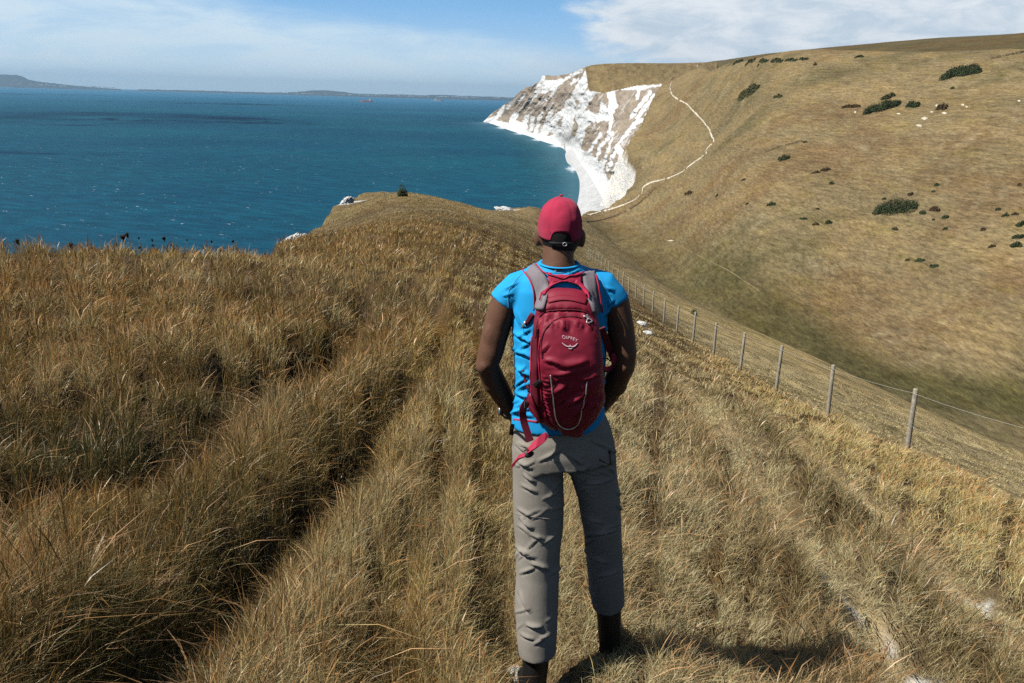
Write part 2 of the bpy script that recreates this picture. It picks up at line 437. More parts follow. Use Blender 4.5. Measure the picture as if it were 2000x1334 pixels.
def turf_material(name, fine=True):
    m = bpy.data.materials.new(name); m.use_nodes = True
    t = NT(m.node_tree); b = m.node_tree.nodes['Principled BSDF']
    at_ = t.new('ShaderNodeAttribute', attribute_name='col')
    geo = t.new('ShaderNodeNewGeometry').outputs['Position']
    st = t.vmath('MULTIPLY', geo, (1.0, 0.30, 1.0)); hz = t.vmath('MULTIPLY', geo, (0.45, 0.22, 2.6))
    a = t.noise(st, 1.5, 7, 0.78); c = t.noise(hz, 0.55, 6, 0.75); d = t.noise(st, 0.05, 5, 0.6)
    f = t.math('MULTIPLY', t.ramp(a, 0.28, 0.72, False, 0.38, 1.62), t.ramp(c, 0.28, 0.72, False, 0.55, 1.45))
    f = t.math('MULTIPLY', f, t.ramp(d, 0.3, 0.7, False, 0.80, 1.2))
    col = t.vmath('SCALE', at_.outputs['Color'], f)
    hue = t.mix(t.ramp(t.noise(st, 0.10, 6, 0.75), 0.40, 0.66), col, t.vmath('MULTIPLY', col, (1.04, 0.95, 0.86)))
    hue = t.mix(t.ramp(t.noise(st, 0.2, 6, 0.75), 0.50, 0.72), hue, t.vmath('MULTIPLY', hue, (0.84, 0.96, 0.80)))
    hue = t.mix(t.ramp(t.noise(hz, 0.9, 6, 0.8), 0.58, 0.72, True, 0.0, .8), hue, t.vmath('MULTIPLY', hue, (1.55, 1.6, 1.7)))
    t.l.new(hue, b.inputs['Base Color'])
    b.inputs['Roughness'].default_value = 0.95; b.inputs['Specular IOR Level'].default_value = 0.05
    bn = t.new('ShaderNodeBump'); bn.inputs['Strength'].default_value = 1.0; bn.inputs['Distance'].default_value = 0.5
    t.l.new(t.math('ADD', t.noise(st, 1.1, 7, 0.75), t.math('MULTIPLY', t.noise(hz, 0.5, 5, 0.65), 1.6)), bn.inputs['Height'])
    t.l.new(bn.outputs[0], b.inputs['Normal'])
    return m
M_TURF = turf_material("dry_turf")
keep = ~((ZT < -5) & (sd > 4))
f = grid_faces(NX, NY); f = f[keep[f].any(1)]
ground = link("ground", mesh_np("ground", np.column_stack([PX2, ZT]), f, True, M_TURF, GC))
tag(ground, kind='structure')
_bt = BVHTree.FromPolygons(np.column_stack([PX2, ZT]).tolist(), f.tolist())
def hit(px, py):
    h = _bt.ray_cast(CAM, ray(px, py).normalized()); return h[0], h[1]

# ---------------------------------------------------------------- the chalk headland and its beach
def y_el(px, py, el): return at_z(px, py, el).y
cp = []
for px, py in ((949, 239), (975, 247), (1000, 256), (1030, 265), (1060, 276), (1085, 284), (1104, 292), (1103, 302), (1108, 318), (1124, 333), (1131, 350), (1132, 365), (1130, 385), (1126, 405), (1120, 430)):
    cp.append((px, py, y_el(px, py, 0.0)))
for px, py, e in ((1118, 296, 4), (1133, 318, 5), (1152, 345, 6), (1165, 365, 6), (1175, 385, 6), (1182, 405, 6), (1190, 430, 6)):
    cp.append((px, py, y_el(px, py, e)))
cp += [(962, 222, 3060), (980, 208, 2720), (1000, 196, 2420), (1025, 172, 2130), (1058, 150, 1900), (1090, 147, 1760), (1120, 140, 1560), (1150, 130, 1330), (1182, 125, 1300), (1250, 123, 1330), (1300, 123, 1380), (1335, 123, 1420), (1400, 121, 1480), (1400, 165, 980), (1400, 300, 760),
       (1010, 226, 2330), (1060, 215, 1830), (1110, 215, 1500), (1110, 260, 1430), (1150, 250, 1080), (1150, 300, 1000), (1150, 180, 1180), (1185, 180, 1060), (1185, 250, 930), (1190, 320, 770), (1235, 172, 1030), (1240, 225, 870), (1235, 300, 720), (1225, 345, 705),
       (1290, 165, 965), (1300, 145, 1150), (1330, 165, 930), (1330, 300, 700), (1260, 340, 690), (1330, 420, 640), (1220, 400, 690)]
cp = np.array(cp)
ctps = TPS(cp[:, :2] / 100.0, np.log(cp[:, 2]), 1e-3)
TOPL = np.array([(940, 241), (948, 234), (960, 222), (980, 207), (1002, 194), (1012, 182), (1028, 170), (1041, 168), (1056, 156), (1057, 149), (1066, 147), (1088, 148), (1110, 144), (1122, 141), (1140, 132), (1156, 127), (1180, 124.5), (1230, 123), (1300, 123.5), (1340, 123), (1400, 121)], float)
BOTL = np.array([(940, 243), (949, 240), (975, 248), (1000, 257), (1030, 266), (1060, 277), (1085, 285), (1101, 293), (1104, 318), (1110, 350), (1116, 390), (1120, 428), (1200, 428), (1400, 428)], float)
cw = np.concatenate([np.linspace(940, 1102, 170), np.linspace(1102.3, 1400, 340)])
NR = 240
tt = np.linspace(0, 1, NR)
tp_, bt_ = np.interp(cw, TOPL[:, 0], TOPL[:, 1]), np.interp(cw, BOTL[:, 0], BOTL[:, 1])
PXc = np.repeat(cw[None], NR, 0); PYc = bt_[None] + (tp_ - bt_)[None] * tt[:, None]
q2 = np.column_stack([PXc.ravel(), PYc.ravel()])
# roughness of the cliff: jittered outline and ribs / gullies running down the face
jx = fbm(np.column_stack([q2 / 9.0, np.zeros(len(q2))]), 4, 81)
rib = np.column_stack([(q2[:, 0] * .8 + q2[:, 1] * .62) / 9.0, (q2[:, 1] - q2[:, 0] * .5) / 60.0, np.zeros(len(q2))])
ribs = fbm(rib, 5, 82, .6)
lY = ctps(q2 / 100.0)
Yc = np.exp(lY)
dirs = np.array([ray(a, b) for a, b in q2]); dirs /= dirs[:, 1:2]
el = CAMZ + dirs[:, 2] * Yc

# colours by strokes traced over the face (offset image columns / rows of the traced sketch)
z4 = lambda L: np.array([(920 + a / 3.811, 80 + b / 3.811) for a, b in L])
WHITE = [([(893, 200), (850, 262), (800, 330), (770, 410), (740, 470), (650, 560), (600, 650)], 7), ([(850, 262), (840, 330), (800, 420)], 9), ([(740, 470), (720, 600), (700, 720)], 16), ([(650, 560), (560, 660), (520, 730)], 10),
         ([(960, 372), (1050, 350), (1190, 345), (1290, 345)], 7), ([(1290, 345), (1350, 335), (1415, 330)], 2.5),
         ([(900, 378), (850, 440), (800, 540), (830, 640), (790, 790)], 13), ([(1040, 370), (1060, 480), (1010, 560), (900, 580), (850, 540)], 12), ([(980, 480), (990, 560)], 9), ([(900, 560), (860, 600)], 10),
         ([(1365, 405), (1300, 490), (1240, 570)], 5), ([(1300, 420), (1240, 500), (1190, 560)], 4), ([(1275, 585), (1230, 610), (1180, 660)], 6), ([(1250, 370), (1230, 430)], 4), ([(1330, 380), (1300, 440)], 4),
         ([(1180, 670), (1110, 750), (1060, 850), (1020, 960)], 4.5), ([(1100, 800), (1140, 870), (1150, 900)], 10), ([(1120, 880), (1090, 960), (1060, 1060)], 12), ([(1245, 930), (1200, 1030), (1120, 1120), (1100, 1190)], 7), ([(1060, 1060), (1050, 1180)], 18),
         ([(965, 690), (910, 780), (865, 850)], 4), ([(1050, 690), (960, 790), (930, 900)], 5), ([(1060, 720), (990, 900), (960, 1010)], 3.5), ([(1040, 560), (1045, 640), (1020, 680)], 3.5),
         ([(800, 830), (880, 870), (930, 940)], 12), ([(930, 940), (960, 1040), (970, 1150), (990, 1240)], 22), ([(870, 950), (900, 1100), (900, 1240)], 14), ([(760, 790), (790, 900), (850, 930)], 12),
         ([(600, 650), (700, 700), (760, 760)], 14), ([(520, 740), (620, 720), (740, 770)], 8),
         ([(535, 270), (500, 360), (480, 400)], 6), ([(560, 310), (620, 310), (670, 300)], 7), ([(530, 330), (600, 350), (640, 330)], 7), ([(520, 380), (560, 370)], 5), ([(820, 225), (740, 260), (700, 290)], 3), ([(790, 280), (740, 320)], 3), ([(640, 350), (590, 410), (560, 440)], 3), ([(700, 290), (680, 300)], 3),
         ([(120, 600), (200, 610), (310, 640), (420, 690), (530, 740)], 6), ([(240, 490), (200, 560), (150, 590)], 5), ([(330, 550), (300, 600), (400, 640)], 8), ([(420, 560), (400, 620)], 6), ([(460, 570), (450, 660)], 5), ([(520, 540), (500, 620), (480, 690)], 5), ([(600, 520), (560, 610), (540, 660)], 4), ([(470, 390), (440, 460)], 3), ([(400, 400), (360, 440)], 2.5), ([(300, 460), (270, 500)], 3)]
wm = np.zeros(len(q2))
qj = q2 + np.column_stack([fbm(np.column_stack([q2 / 5.0, np.zeros(len(q2))]), 4, 83), fbm(np.column_stack([q2 / 5.0, np.full(len(q2), 7.)]), 4, 84)]) * 3.2
for L, wd in WHITE:
    wm = np.maximum(wm, 1 - sstep(polydist(qj, z4(L))[0], wd * .62, wd * .62 + 1.6))
grassline = np.interp(q2[:, 0], [940, 1056, 1143, 1150, 1180, 1240, 1292, 1300, 1340], [200, 140, 132, 177, 182, 168, 163, 430, 430])
wm = np.maximum(wm, (1 - sstep(el + 9 * ribs + 6 * jx, 5, 15)) * (q2[:, 0] < 1235) * .98)
ctop = (q2[:, 1] < grassline) & (q2[:, 0] > 1143)
brown = np.array([.30, .245, .185]); grass = np.array([.20, .145, .066]); white = np.array([.70, .71, .695]); shingle = np.array([.52, .525, .515])
nb = fbm(np.column_stack([q2 / 7.0, np.zeros(len(q2))]), 5, 85)[:, None]; nbs = ribs[:, None]
cc = brown * (1 + .35 * nb) + np.array([.02, .02, .0]) * nbs
fleck = sstep(fbm(rib * np.array([3.0, 2.0, 1]), 4, 86), .26, .42) * sstep(q2[:, 1], 150, 200) * .5
wm2 = np.clip(np.maximum(wm, fleck * (~ctop)), 0, 1)[:, None]
cc = cc + (white * (1 + .06 * nb) - cc) * wm2 * (1 - .35 * sstep(ribs, .22, .5)[:, None] * .6)
gtx = fbm(np.column_stack([q2 / np.array([3.5, 1.6]), np.zeros(len(q2))]), 5, 87, .65)[:, None]
cc = np.where(ctop[:, None] | (q2[:, :1] > 1300), grass * (1 + .35 * nb + .45 * gtx), cc)
apr = sstep(fbm(rib * np.array([1.6, 2.6, 1]) + 3, 5, 88, .65), .15, .5)[:, None] * .32
cc = np.where(ctop[:, None], cc, cc * (1 - apr * np.array([.55, .52, .50])))
# beach: low, right of the waterline
beach_m = (el < 7.5) & (q2[:, 0] > 1098) & (q2[:, 1] > 292) & (np.interp(q2[:, 1], [292, 318, 345, 385, 430], [1119, 1134, 1153, 1176, 1192]) > q2[:, 0])
cc = np.where(beach_m[:, None], shingle * (1 + .08 * nb), cc)
amp = sstep(el, 6, 30) * (1 - .85 * ctop) * (1 - .8 * (q2[:, 0] > 1290))
Yd = Yc * (1 + amp * (0.0070 * ribs + .004 * jx))
Vc = np.array(CAM) + dirs * Yd[:, None]
Vc[:, 0] += amp * jx * 2.0
# skirts under the sea and back over the top
sk0 = Vc[:len(cw)].copy(); sk0[:, 2] = -8; sk0[:, 0] -= 2
top = Vc[-len(cw):].copy(); sk1 = top * np.array([1, 1, 1]) + np.array([60, 260, -6.0]); sk2 = top + np.array([150, 600, -60.0])
Vc = np.vstack([sk0, Vc, sk1, sk2])
cc = np.vstack([cc[:len(cw)], cc, cc[-len(cw):], cc[-len(cw):]])
fc = grid_faces(len(cw), NR + 3)
bm_ = np.concatenate([np.zeros(len(cw), bool), beach_m, np.zeros(2 * len(cw), bool)])
isb = bm_[fc].all(1)
def chalk_material():
    m = bpy.data.materials.new("chalk_cliff"); m.use_nodes = True
    t = NT(m.node_tree); b = m.node_tree.nodes['Principled BSDF']
    a = t.new('ShaderNodeAttribute', attribute_name='col'); geo = t.new('ShaderNodeNewGeometry').outputs['Position']
    n = t.noise(geo, 0.12, 7, 0.7); n2_ = t.noise(geo, 0.5, 5, 0.7)
    f = t.math('MULTIPLY', t.ramp(n, 0.3, 0.7, False, 0.82, 1.15), t.ramp(n2_, 0.3, 0.7, False, 0.85, 1.15))
    t.l.new(t.vmath('SCALE', a.outputs['Color'], f), b.inputs['Base Color'])
    b.inputs['Roughness'].default_value = 0.95; b.inputs['Specular IOR Level'].default_value = 0.1
    bn = t.new('ShaderNodeBump'); bn.inputs['Strength'].default_value = 0.8; bn.inputs['Distance'].default_value = 4.0
    t.l.new(t.noise(geo, 0.09, 8, 0.65), bn.inputs['Height']); t.l.new(bn.outputs[0], b.inputs['Normal'])
    return m
M_CHALK = chalk_material()
def submesh(name, V, F, cols, mat):
    u, inv = np.unique(F, return_inverse=True)
    return link(name, mesh_np(name, V[u], inv.reshape(F.shape), True, mat, cols[u]))
tag(submesh("cliff", Vc, fc[~isb], cc, M_CHALK), kind='structure')
tag(submesh("beach", Vc, fc[isb], cc, M_CHALK), kind='structure')

# ---------------------------------------------------------------- the dark hill behind the brow
hp = []
hw = np.linspace(1310, 4200, 220); NH = 40
htop = np.interp(hw, [1310, 1372, 1440, 1500, 1600, 1700, 1800, 1900, 2000, 2500, 3200, 4200], [126, 123, 113, 105, 94, 85, 76, 69.5, 63.5, 45, 60, 140])
hbot = htop * 0 + np.interp(hw, [1310, 1400, 2000, 2500, 4200], [170, 165, 150, 150, 320])
V = []
for k in range(NH):
    tk = k / (NH - 1)
    for i in range(len(hw)):
        Yk = (900 + 900 * tk) * np.interp(hw[i], [1310, 1400, 1500, 2000, 2500], [1.9, 1.75, 1.05, .75, .7])
        V.append(at(hw[i], hbot[i] + (htop[i] - hbot[i]) * (1 - (1 - tk) ** 1.6), Yk))
V = np.array(V); V[:, 2] += fbm(V / 140.0, 4, 91) * 2.0
back = V[-len(hw):] + np.array([0, 500, -60.0])
V = np.vstack([V, back])
hn = fbm(V / 60.0, 4, 92)[:, None]
hc = np.array([.105, .082, .036]) * (1 + .25 * hn) + np.array([.03, .0, -.005]) * fbm(V / 160.0, 3, 93)[:, None]
tag(link("hill", mesh_np("hill", V, grid_faces(len(hw), NH + 1), True, M_TURF, hc)), kind='structure')

# ---------------------------------------------------------------- sea
def water_material():
    m = bpy.data.materials.new("sea_water"); m.use_nodes = True
    t = NT(m.node_tree); t.n.clear()
    geo = t.new('ShaderNodeNewGeometry'); P = geo.outputs['Position']
    sp = t.new('ShaderNodeSeparateXYZ'); t.l.new(P, sp.inputs[0])
    dist = t.new('ShaderNodeVectorMath', operation='LENGTH'); t.l.new(P, dist.inputs[0]); D = dist.outputs['Value']
    rot = t.new('ShaderNodeVectorRotate', rotation_type='Z_AXIS'); t.l.new(P, rot.inputs['Vector']); rot.inputs['Angle'].default_value = 0.5
    R = rot.outputs[0]
    s1 = t.noise(t.vmath('MULTIPLY', R, (.035, .10, 1)), 1.0, 6, 0.62, .3)
    s2 = t.noise(t.vmath('MULTIPLY', R, (.0035, .0012, 1)), 1.0, 5, 0.6)
    big = t.noise(t.vmath('MULTIPLY', P, (.0009, .0016, 1)), 1.0, 4, 0.55)
    deep = t.mix(t.ramp(big, .35, .65), (.0010, .040, .062), (.0030, .066, .082))
    deep = t.mix(t.ramp(s2, .4, .7), deep, t.vmath('SCALE', deep, 1.22))
    deep = t.mix(t.ramp(s1, .35, .7), t.vmath('SCALE', deep, .68), t.vmath('SCALE', deep, 1.36))
    # distance haze painted into the sea colour, then pale water along the chalk shore
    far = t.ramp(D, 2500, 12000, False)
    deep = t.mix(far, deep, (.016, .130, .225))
    fo = t.noise(t.vmath('MULTIPLY', R, (.10, .26, 1)), 1.0, 3, 0.65)
    fo2 = t.noise(P, .012, 3, 0.6)
    foam = t.math('MULTIPLY', t.ramp(fo, .665, .72), t.ramp(fo2, .40, .60))
    at_ = t.new('ShaderNodeAttribute', attribute_name='col'); 
    shore = t.new('ShaderNodeSeparateColor'); t.l.new(at_.outputs['Color'], shore.inputs[0])
    deep = t.mix(t.math('MULTIPLY', shore.outputs[0], .75), deep, (.11, .23, .27))
    fn = t.noise(P, .16, 5, .7)
    sf = t.ramp(t.math('ADD', shore.outputs[1], t.math('MULTIPLY', t.math('SUBTRACT', fn, .5), 1.3)), .55, .8)
    foam = t.math('MAXIMUM', foam, sf)
    bn = t.new('ShaderNodeBump'); bn.inputs['Strength'].default_value = 0.55; bn.inputs['Distance'].default_value = 3.0
    t.l.new(s1, bn.inputs['Height'])
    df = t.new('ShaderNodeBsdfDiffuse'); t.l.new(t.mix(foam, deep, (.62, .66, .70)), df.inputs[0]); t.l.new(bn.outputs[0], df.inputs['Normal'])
    gl = t.new('ShaderNodeBsdfGlossy'); gl.inputs['Roughness'].default_value = .28; gl.inputs[0].default_value = (.38, .68, .92, 1); t.l.new(bn.outputs[0], gl.inputs['Normal'])
    lw = t.new('ShaderNodeFresnel'); lw.inputs['IOR'].default_value = 1.33
    fr = t.math('MULTIPLY', t.math('MINIMUM', lw.outputs[0], .22), t.math('SUBTRACT', 1.0, foam))
    ms = t.new('ShaderNodeMixShader'); t.set(ms.inputs[0], fr); t.l.new(df.outputs[0], ms.inputs[1]); t.l.new(gl.outputs[0], ms.inputs[2])
    o = t.new('ShaderNodeOutputMaterial'); t.l.new(ms.outputs[0], o.inputs[0])
    return m
aa = np.linspace(-math.pi * 1.05, math.pi * .6, 260); rd = np.concatenate([[1.0], np.geomspace(120, 38000, 240)])
A, Rr = np.meshgrid(aa, rd)
SX, SY = (Rr * np.sin(A)).ravel(), (Rr * np.cos(A)).ravel()
SV = np.column_stack([SX, SY, np.zeros(len(SX))])
shore_line = np.array([tuple(at_z(px, py, 0).xy) for px, py in ((949, 239), (975, 247), (1000, 256), (1030, 265), (1060, 276), (1085, 284), (1103, 293), (1103, 302), (1108, 318), (1124, 333), (1131, 350), (1132, 365), (1130, 385), (1126, 405), (1120, 430))])
ds = polydist(SV[:, :2], shore_line)[0]
dscale = np.clip(Rr.ravel() / 900.0, .6, 3)
scol = np.column_stack([np.exp(-(ds / (13 * dscale)) ** 1.0), np.exp(-(ds / (5 * dscale)) ** 2), 0 * ds])
tag(link("water", mesh_np("water", SV, grid_faces(len(aa), len(rd)), True, water_material(), scol)), kind='structure')

# ---------------------------------------------------------------- far coast across the bay
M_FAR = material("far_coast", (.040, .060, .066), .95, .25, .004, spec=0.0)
def coast_strip(name, pts, D, depth):
    """a low land mass: outline of crest heights traced along the horizon, given its real distance, width and depth"""
    xs = np.linspace(pts[0][0], pts[-1][0], 160); ys = np.interp(xs, [p[0] for p in pts], [p[1] for p in pts])
    ys = ys + fbm(np.column_stack([xs / 7.0, xs * 0, xs * 0 + D]), 3, 95) * .7
    V = []; n = len(xs)
    prof = ((-.02, -5), (0.0, .05), (.12, .25), (.3, .7), (.5, 1.0), (.75, .6), (1, -.1))
    for u, hgt in prof:
        for x, y in zip(xs, ys):
            tp = at(x, y, D); V.append((tp.x * (1 + depth * u / D), D + depth * u, max(tp.z, 6) * hgt if hgt > 0 else -5 + hgt))
    return link(name, mesh_np(name, np.array(V), grid_faces(n, len(prof)), True, M_FAR))
hd = coast_strip("headland", [(-260, 150), (-120, 142), (0, 144.5), (32, 145.5), (42, 148), (56, 155), (75, 159), (110, 163), (150, 167.5), (200, 171.5), (236, 174.5)], 24000, 2500)
tag(hd, kind='structure')
hd = coast_strip("far_coast", [(270, 174.5), (370, 176.5), (470, 179.5), (560, 181), (590, 178.5), (615, 176), (640, 176), (668, 179), (690, 182.5), (740, 184), (790, 184.5), (825, 186), (860, 185), (900, 187), (950, 188.5), (1000, 190), (1100, 192), (1300, 196)], 24000, 3000)
tag(hd, kind='structure')

# ---------------------------------------------------------------- clouds overhead (out of the picture); their shade lies on the bay
def cloud_material():
    m = bpy.data.materials.new("thin_cloud"); m.use_nodes = True
    t = NT(m.node_tree); t.n.clear()
    co = t.new('ShaderNodeTexCoord').outputs['Generated']
    d = t.new('ShaderNodeVectorMath', operation='LENGTH'); t.l.new(t.vmath('SUBTRACT', co, (.5, .5, .5)), d.inputs[0])
    n = t.noise(co, 5.0, 6, .65)
    f = t.ramp(t.math('ADD', d.outputs['Value'], t.math('MULTIPLY', t.math('SUBTRACT', n, .5), .5)), .18, .48, True, .70, 0.0)
    tr = t.new('ShaderNodeBsdfTransparent'); df = t.new('ShaderNodeBsdfDiffuse'); df.inputs[0].default_value = (.85, .86, .88, 1)
    ms = t.new('ShaderNodeMixShader'); t.set(ms.inputs[0], f); t.l.new(tr.outputs[0], ms.inputs[1]); t.l.new(df.outputs[0], ms.inputs[2])
    o = t.new('ShaderNodeOutputMaterial'); t.l.new(ms.outputs[0], o.inputs[0])
    return m
M_CLOUD = cloud_material()
def cloud(px, py, wpx, dep_k, alt, seed):
    S_ = at_z(px, py, 0); D_ = S_.length; W_ = wpx * S_.y / FPX / 2; Dp = W_ * dep_k
    C_ = S_ + SUN_DIR * (alt / SUN_DIR.z)
    nu, nv = 60, 26; V, F = [], []
    for j in range(nv + 1):
        ph = math.pi * j / nv
        for i in range(nu):
            th = 2 * math.pi * i / nu
            V.append((math.sin(ph) * math.cos(th), math.sin(ph) * math.sin(th), math.cos(ph)))
    V = np.array(V); k = 1 + .55 * fbm(V * 2.2 + seed, 5, seed)
    V = V * k[:, None] * np.array([W_, Dp, min(W_, Dp) * .3]); V[:, 2] = np.where(V[:, 2] < 0, V[:, 2] * .3, V[:, 2])
    for j in range(nv):
        for i in range(nu):
            a, b = j * nu + i, j * nu + (i + 1) % nu; F.append((a, a + nu, b + nu, b))
    o = link("cloud", pymesh("cloud", V, F, True, M_CLOUD)); o.location = C_; tag(o, kind='structure')
for k_, (px, py, w_, dk, al) in enumerate(((150, 228, 620, 1.5, 1100), (400, 234, 380, .9, 1100), (590, 243, 200, .8, 1000), (350, 201, 320, 1.2, 1300), (530, 205, 220, 1.0, 1300), (860, 237, 230, .45, 1000), (60, 298, 330, .35, 900), (50, 184, 220, 2.2, 1700))):
    cloud(px, py, w_, dk, al, 800 + k_)
# ================================================================ GRASS
def grass_material():
    m = bpy.data.materials.new("dry_grass_blade"); m.use_nodes = True
    t = NT(m.node_tree); t.n.clear()
    a = t.new('ShaderNodeAttribute', attribute_name='col')
    d = t.new('ShaderNodeBsdfDiffuse'); t.l.new(a.outputs['Color'], d.inputs[0])
    tr = t.new('ShaderNodeBsdfTranslucent'); t.l.new(t.vmath('MULTIPLY', a.outputs['Color'], (.95, .86, .66)), tr.inputs[0])
    ms = t.new('ShaderNodeMixShader'); ms.inputs[0].default_value = .34
    t.l.new(d.outputs[0], ms.inputs[1]); t.l.new(tr.outputs[0], ms.inputs[2])
    gl = t.new('ShaderNodeBsdfGlossy'); gl.inputs['Roughness'].default_value = .38; gl.inputs[0].default_value = (1, .95, .85, 1)
    m2 = t.new('ShaderNodeMixShader'); m2.inputs[0].default_value = .035
    t.l.new(ms.outputs[0], m2.inputs[1]); t.l.new(gl.outputs[0], m2.inputs[2])
    o = t.new('ShaderNodeOutputMaterial'); t.l.new(m2.outputs[0], o.inputs[0])
    return m
M_GRASS = grass_material()
HOLLOW = np.array(hit0(120, 850)); HOLLOW2 = np.array(hit0(420, 800)); GREEN3 = np.array(hit0(735, 590))

def blades(base, h, wdt, lean_dir, lean, col, head, seed, stiff=None):
    """curved grass blades as one mesh: base (n,3), height, width, lean direction (n,2), lean amount, colour (n,3), seed head flag"""
    r = np.random.default_rng(seed); n = len(base)
    yaw = r.uniform(0, 2 * math.pi, n)
    side = np.column_stack([np.cos(yaw), np.sin(yaw), np.zeros(n)])
    ts = np.array([0.0, 0.36, 0.70, 1.0]); wf = np.array([1.0, .92, .62, .06])
    L = np.column_stack([lean_dir, np.zeros(n)])
    V = np.empty((n, 7, 3), np.float32); jx_ = r.normal(0, .05, (n, 2))
    for k, t_ in enumerate(ts):
        p = base + L * (lean * h * t_ ** 1.8)[:, None]
        p[:, 2] += h * t_ * (1 - .34 * np.minimum(lean, 1.6) * t_ ** 1.4)
        p[:, :2] += jx_ * (h * t_ * (1 - t_) * 2)[:, None]
        wk = wdt * np.where(head, np.array([.55, .5, 1.7, .3])[k], wf[k])
        if k < 3:
            V[:, 2 * k] = p - side * (wk / 2)[:, None]; V[:, 2 * k + 1] = p + side * (wk / 2)[:, None]
        else: V[:, 6] = p
    o = np.arange(n)[:, None] * 7
    Q = np.concatenate([o + [0, 1, 3, 2], o + [2, 3, 5, 4]]); T = o + [4, 5, 6]
    C = np.repeat(col[:, None, :], 7, 1)
    hc_ = np.where(head[:, None], col * np.array([.86, .62, .55]), col)
    C[:, 4:, :] = hc_[:, None, :]
    return V.reshape(-1, 3), Q, T, C.reshape(-1, 3)

def zones(P, r):
    """density, height, lean and colour of the grass at ground points"""
    n = len(P); P3 = np.column_stack([P, np.zeros(n)])
    a = fbm(P3 * .55, 3, 101); b = fbm(P3 * 1.7, 3, 102); c = fbm(P3 * .16, 3, 103); e = fbm(P3 * 4.0, 2, 104)
    dA, sA, _ = polydist(P, RUT_A); sdA = -sA * dA
    dB, sB, _ = polydist(P, RUT_B); sdB = -sB * dB
    dC, sC, _ = polydist(P, RUT_C)
    dD, sD, _ = polydist(P, RUT_D); sdD = -sD * dD
    dE, sE, _ = polydist(P, RUT_E); sdE = -sE * dE
    left = sstep(-sdA, .05, .5)                       # bank to the left of the deep track
    mid = (1 - left) * (1 - sstep(sdB, -.1, .25))     # strip between the two tracks
    right = 1 - left - mid
    beyond = sstep(sdE, -.2, .6)                      # tall golden grass between the outer track and the fence
    h = .225 * left + .21 * mid + .125 * right + .05 * beyond
    h = h * (1 + .55 * b + .25 * a)
    bankA = np.exp(-((sdA + .35) / .40) ** 2) * (1 - sstep(r, 8, 15))
    fr_ = 1 - sstep(r, 10, 18)
    h = h + .09 * bankA + (.13 * np.exp(-((sdD - .55) / .20) ** 2) + .11 * np.exp(-((sdD + .48) / .17) ** 2) + .09 * np.exp(-((sdE + .5) / .2) ** 2) + .10 * np.exp(-((sdB - .62) / .22) ** 2)) * fr_ * (.7 + .6 * b)
    tr_ = np.maximum.reduce([np.exp(-(dA / .13) ** 2), .8 * np.exp(-(dB / .15) ** 2), .85 * np.exp(-(dD / .24) ** 2), .85 * np.exp(-(dE / .22) ** 2), .3 * np.exp(-(dC / .14) ** 2)]) * (1 - sstep(r, 12, 22))
    h = h * (1 - .62 * tr_)
    h = h * (1 - .42 * sstep(r, 16, 45))
    df_, sf_, _ = polydist(P, FENCE); out_ = sstep(-sf_ * df_, -.2, .6); h = h * (1 - .62 * out_)
    rust = np.array([.280, .200, .074]); tan = np.array([.430, .318, .118]); olive = np.array([.165, .132, .046]); straw = np.array([.68, .545, .275]); gold = np.array([.76, .520, .185]); green = np.array([.040, .060, .020]); grey = np.array([.50, .40, .21])
    A_, B_, C_, E_ = a[:, None], b[:, None], c[:, None], e[:, None]
    cl_ = tan + 0 * A_
    cl_ = cl_ + (rust - cl_) * sstep(A_ + .5 * B_, -.25, .35) * .92
    cl_ = cl_ + (olive - cl_) * sstep(-B_ + .5 * C_, .05, .5) * .75
    cl_ = cl_ + (straw - cl_) * sstep(B_ + .6 * E_ - .2 * A_, .12, .5) * .85
    cm_ = gold * .86 + 0 * A_
    cm_ = cm_ + (rust * 1.1 - cm_) * sstep(A_ + B_, .0, .5) * .7
    cm_ = cm_ + (olive * 1.25 - cm_) * sstep(-A_ + .4 * B_, .1, .5) * .6
    cm_ = cm_ + (straw - cm_) * (np.exp(-((sdA - .42) / .22) ** 2) * (1 - sstep(r, 6, 10)))[:, None] * .7
    cm_ = cm_ + (straw - cm_) * (np.exp(-((sdB + .22) / .16) ** 2) * (1 - sstep(r, 6, 10)))[:, None] * .5
    cr_ = straw * .92 + 0 * A_
    cr_ = cr_ + (grey - cr_) * sstep(A_, -.2, .4) * .5
    cr_ = cr_ + (rust * 1.15 - cr_) * (sstep(B_ - .4 * A_, .2, .55) * .45)
    cr_ = cr_ + (olive * 1.25 - cr_) * (np.exp(-((sdD - .55) / .24) ** 2) * .9 * (1 - sstep(r, 9, 16)))[:, None]
    cr_ = cr_ + (rust * 1.0 - cr_) * (np.exp(-((sdD + .5) / .2) ** 2) * .9 * (1 - sstep(r, 11, 18)))[:, None] * sstep(B_, -1.0, -.3)
    cr_ = cr_ + (straw * 1.05 - cr_) * (np.maximum(np.exp(-(sdD / .28) ** 2), np.exp(-(sdE / .26) ** 2)) * (1 - sstep(r, 11, 18)) * .95)[:, None]
    cr_ = cr_ + (gold * 1.05 - cr_) * beyond[:, None] * (.78 + .2 * B_)
    far_ = gold * .66 + 0 * A_
    far_ = far_ + (rust * 1.05 - far_) * sstep(C_ + A_ * .5, -.1, .4) * .85
    far_ = far_ + (tan - far_) * sstep(B_ + .5 * C_, .1, .5) * .7
    far_ = far_ + (olive - far_) * sstep(-C_ + .4 * A_, .15, .5) * .6
    col = cl_ * 1.12 * left[:, None] + cm_ * mid[:, None] + cr_ * right[:, None]
    fr = (sstep(r, 11, 24) * (1 - beyond * .8))[:, None]
    col = col + (far_ - col) * fr
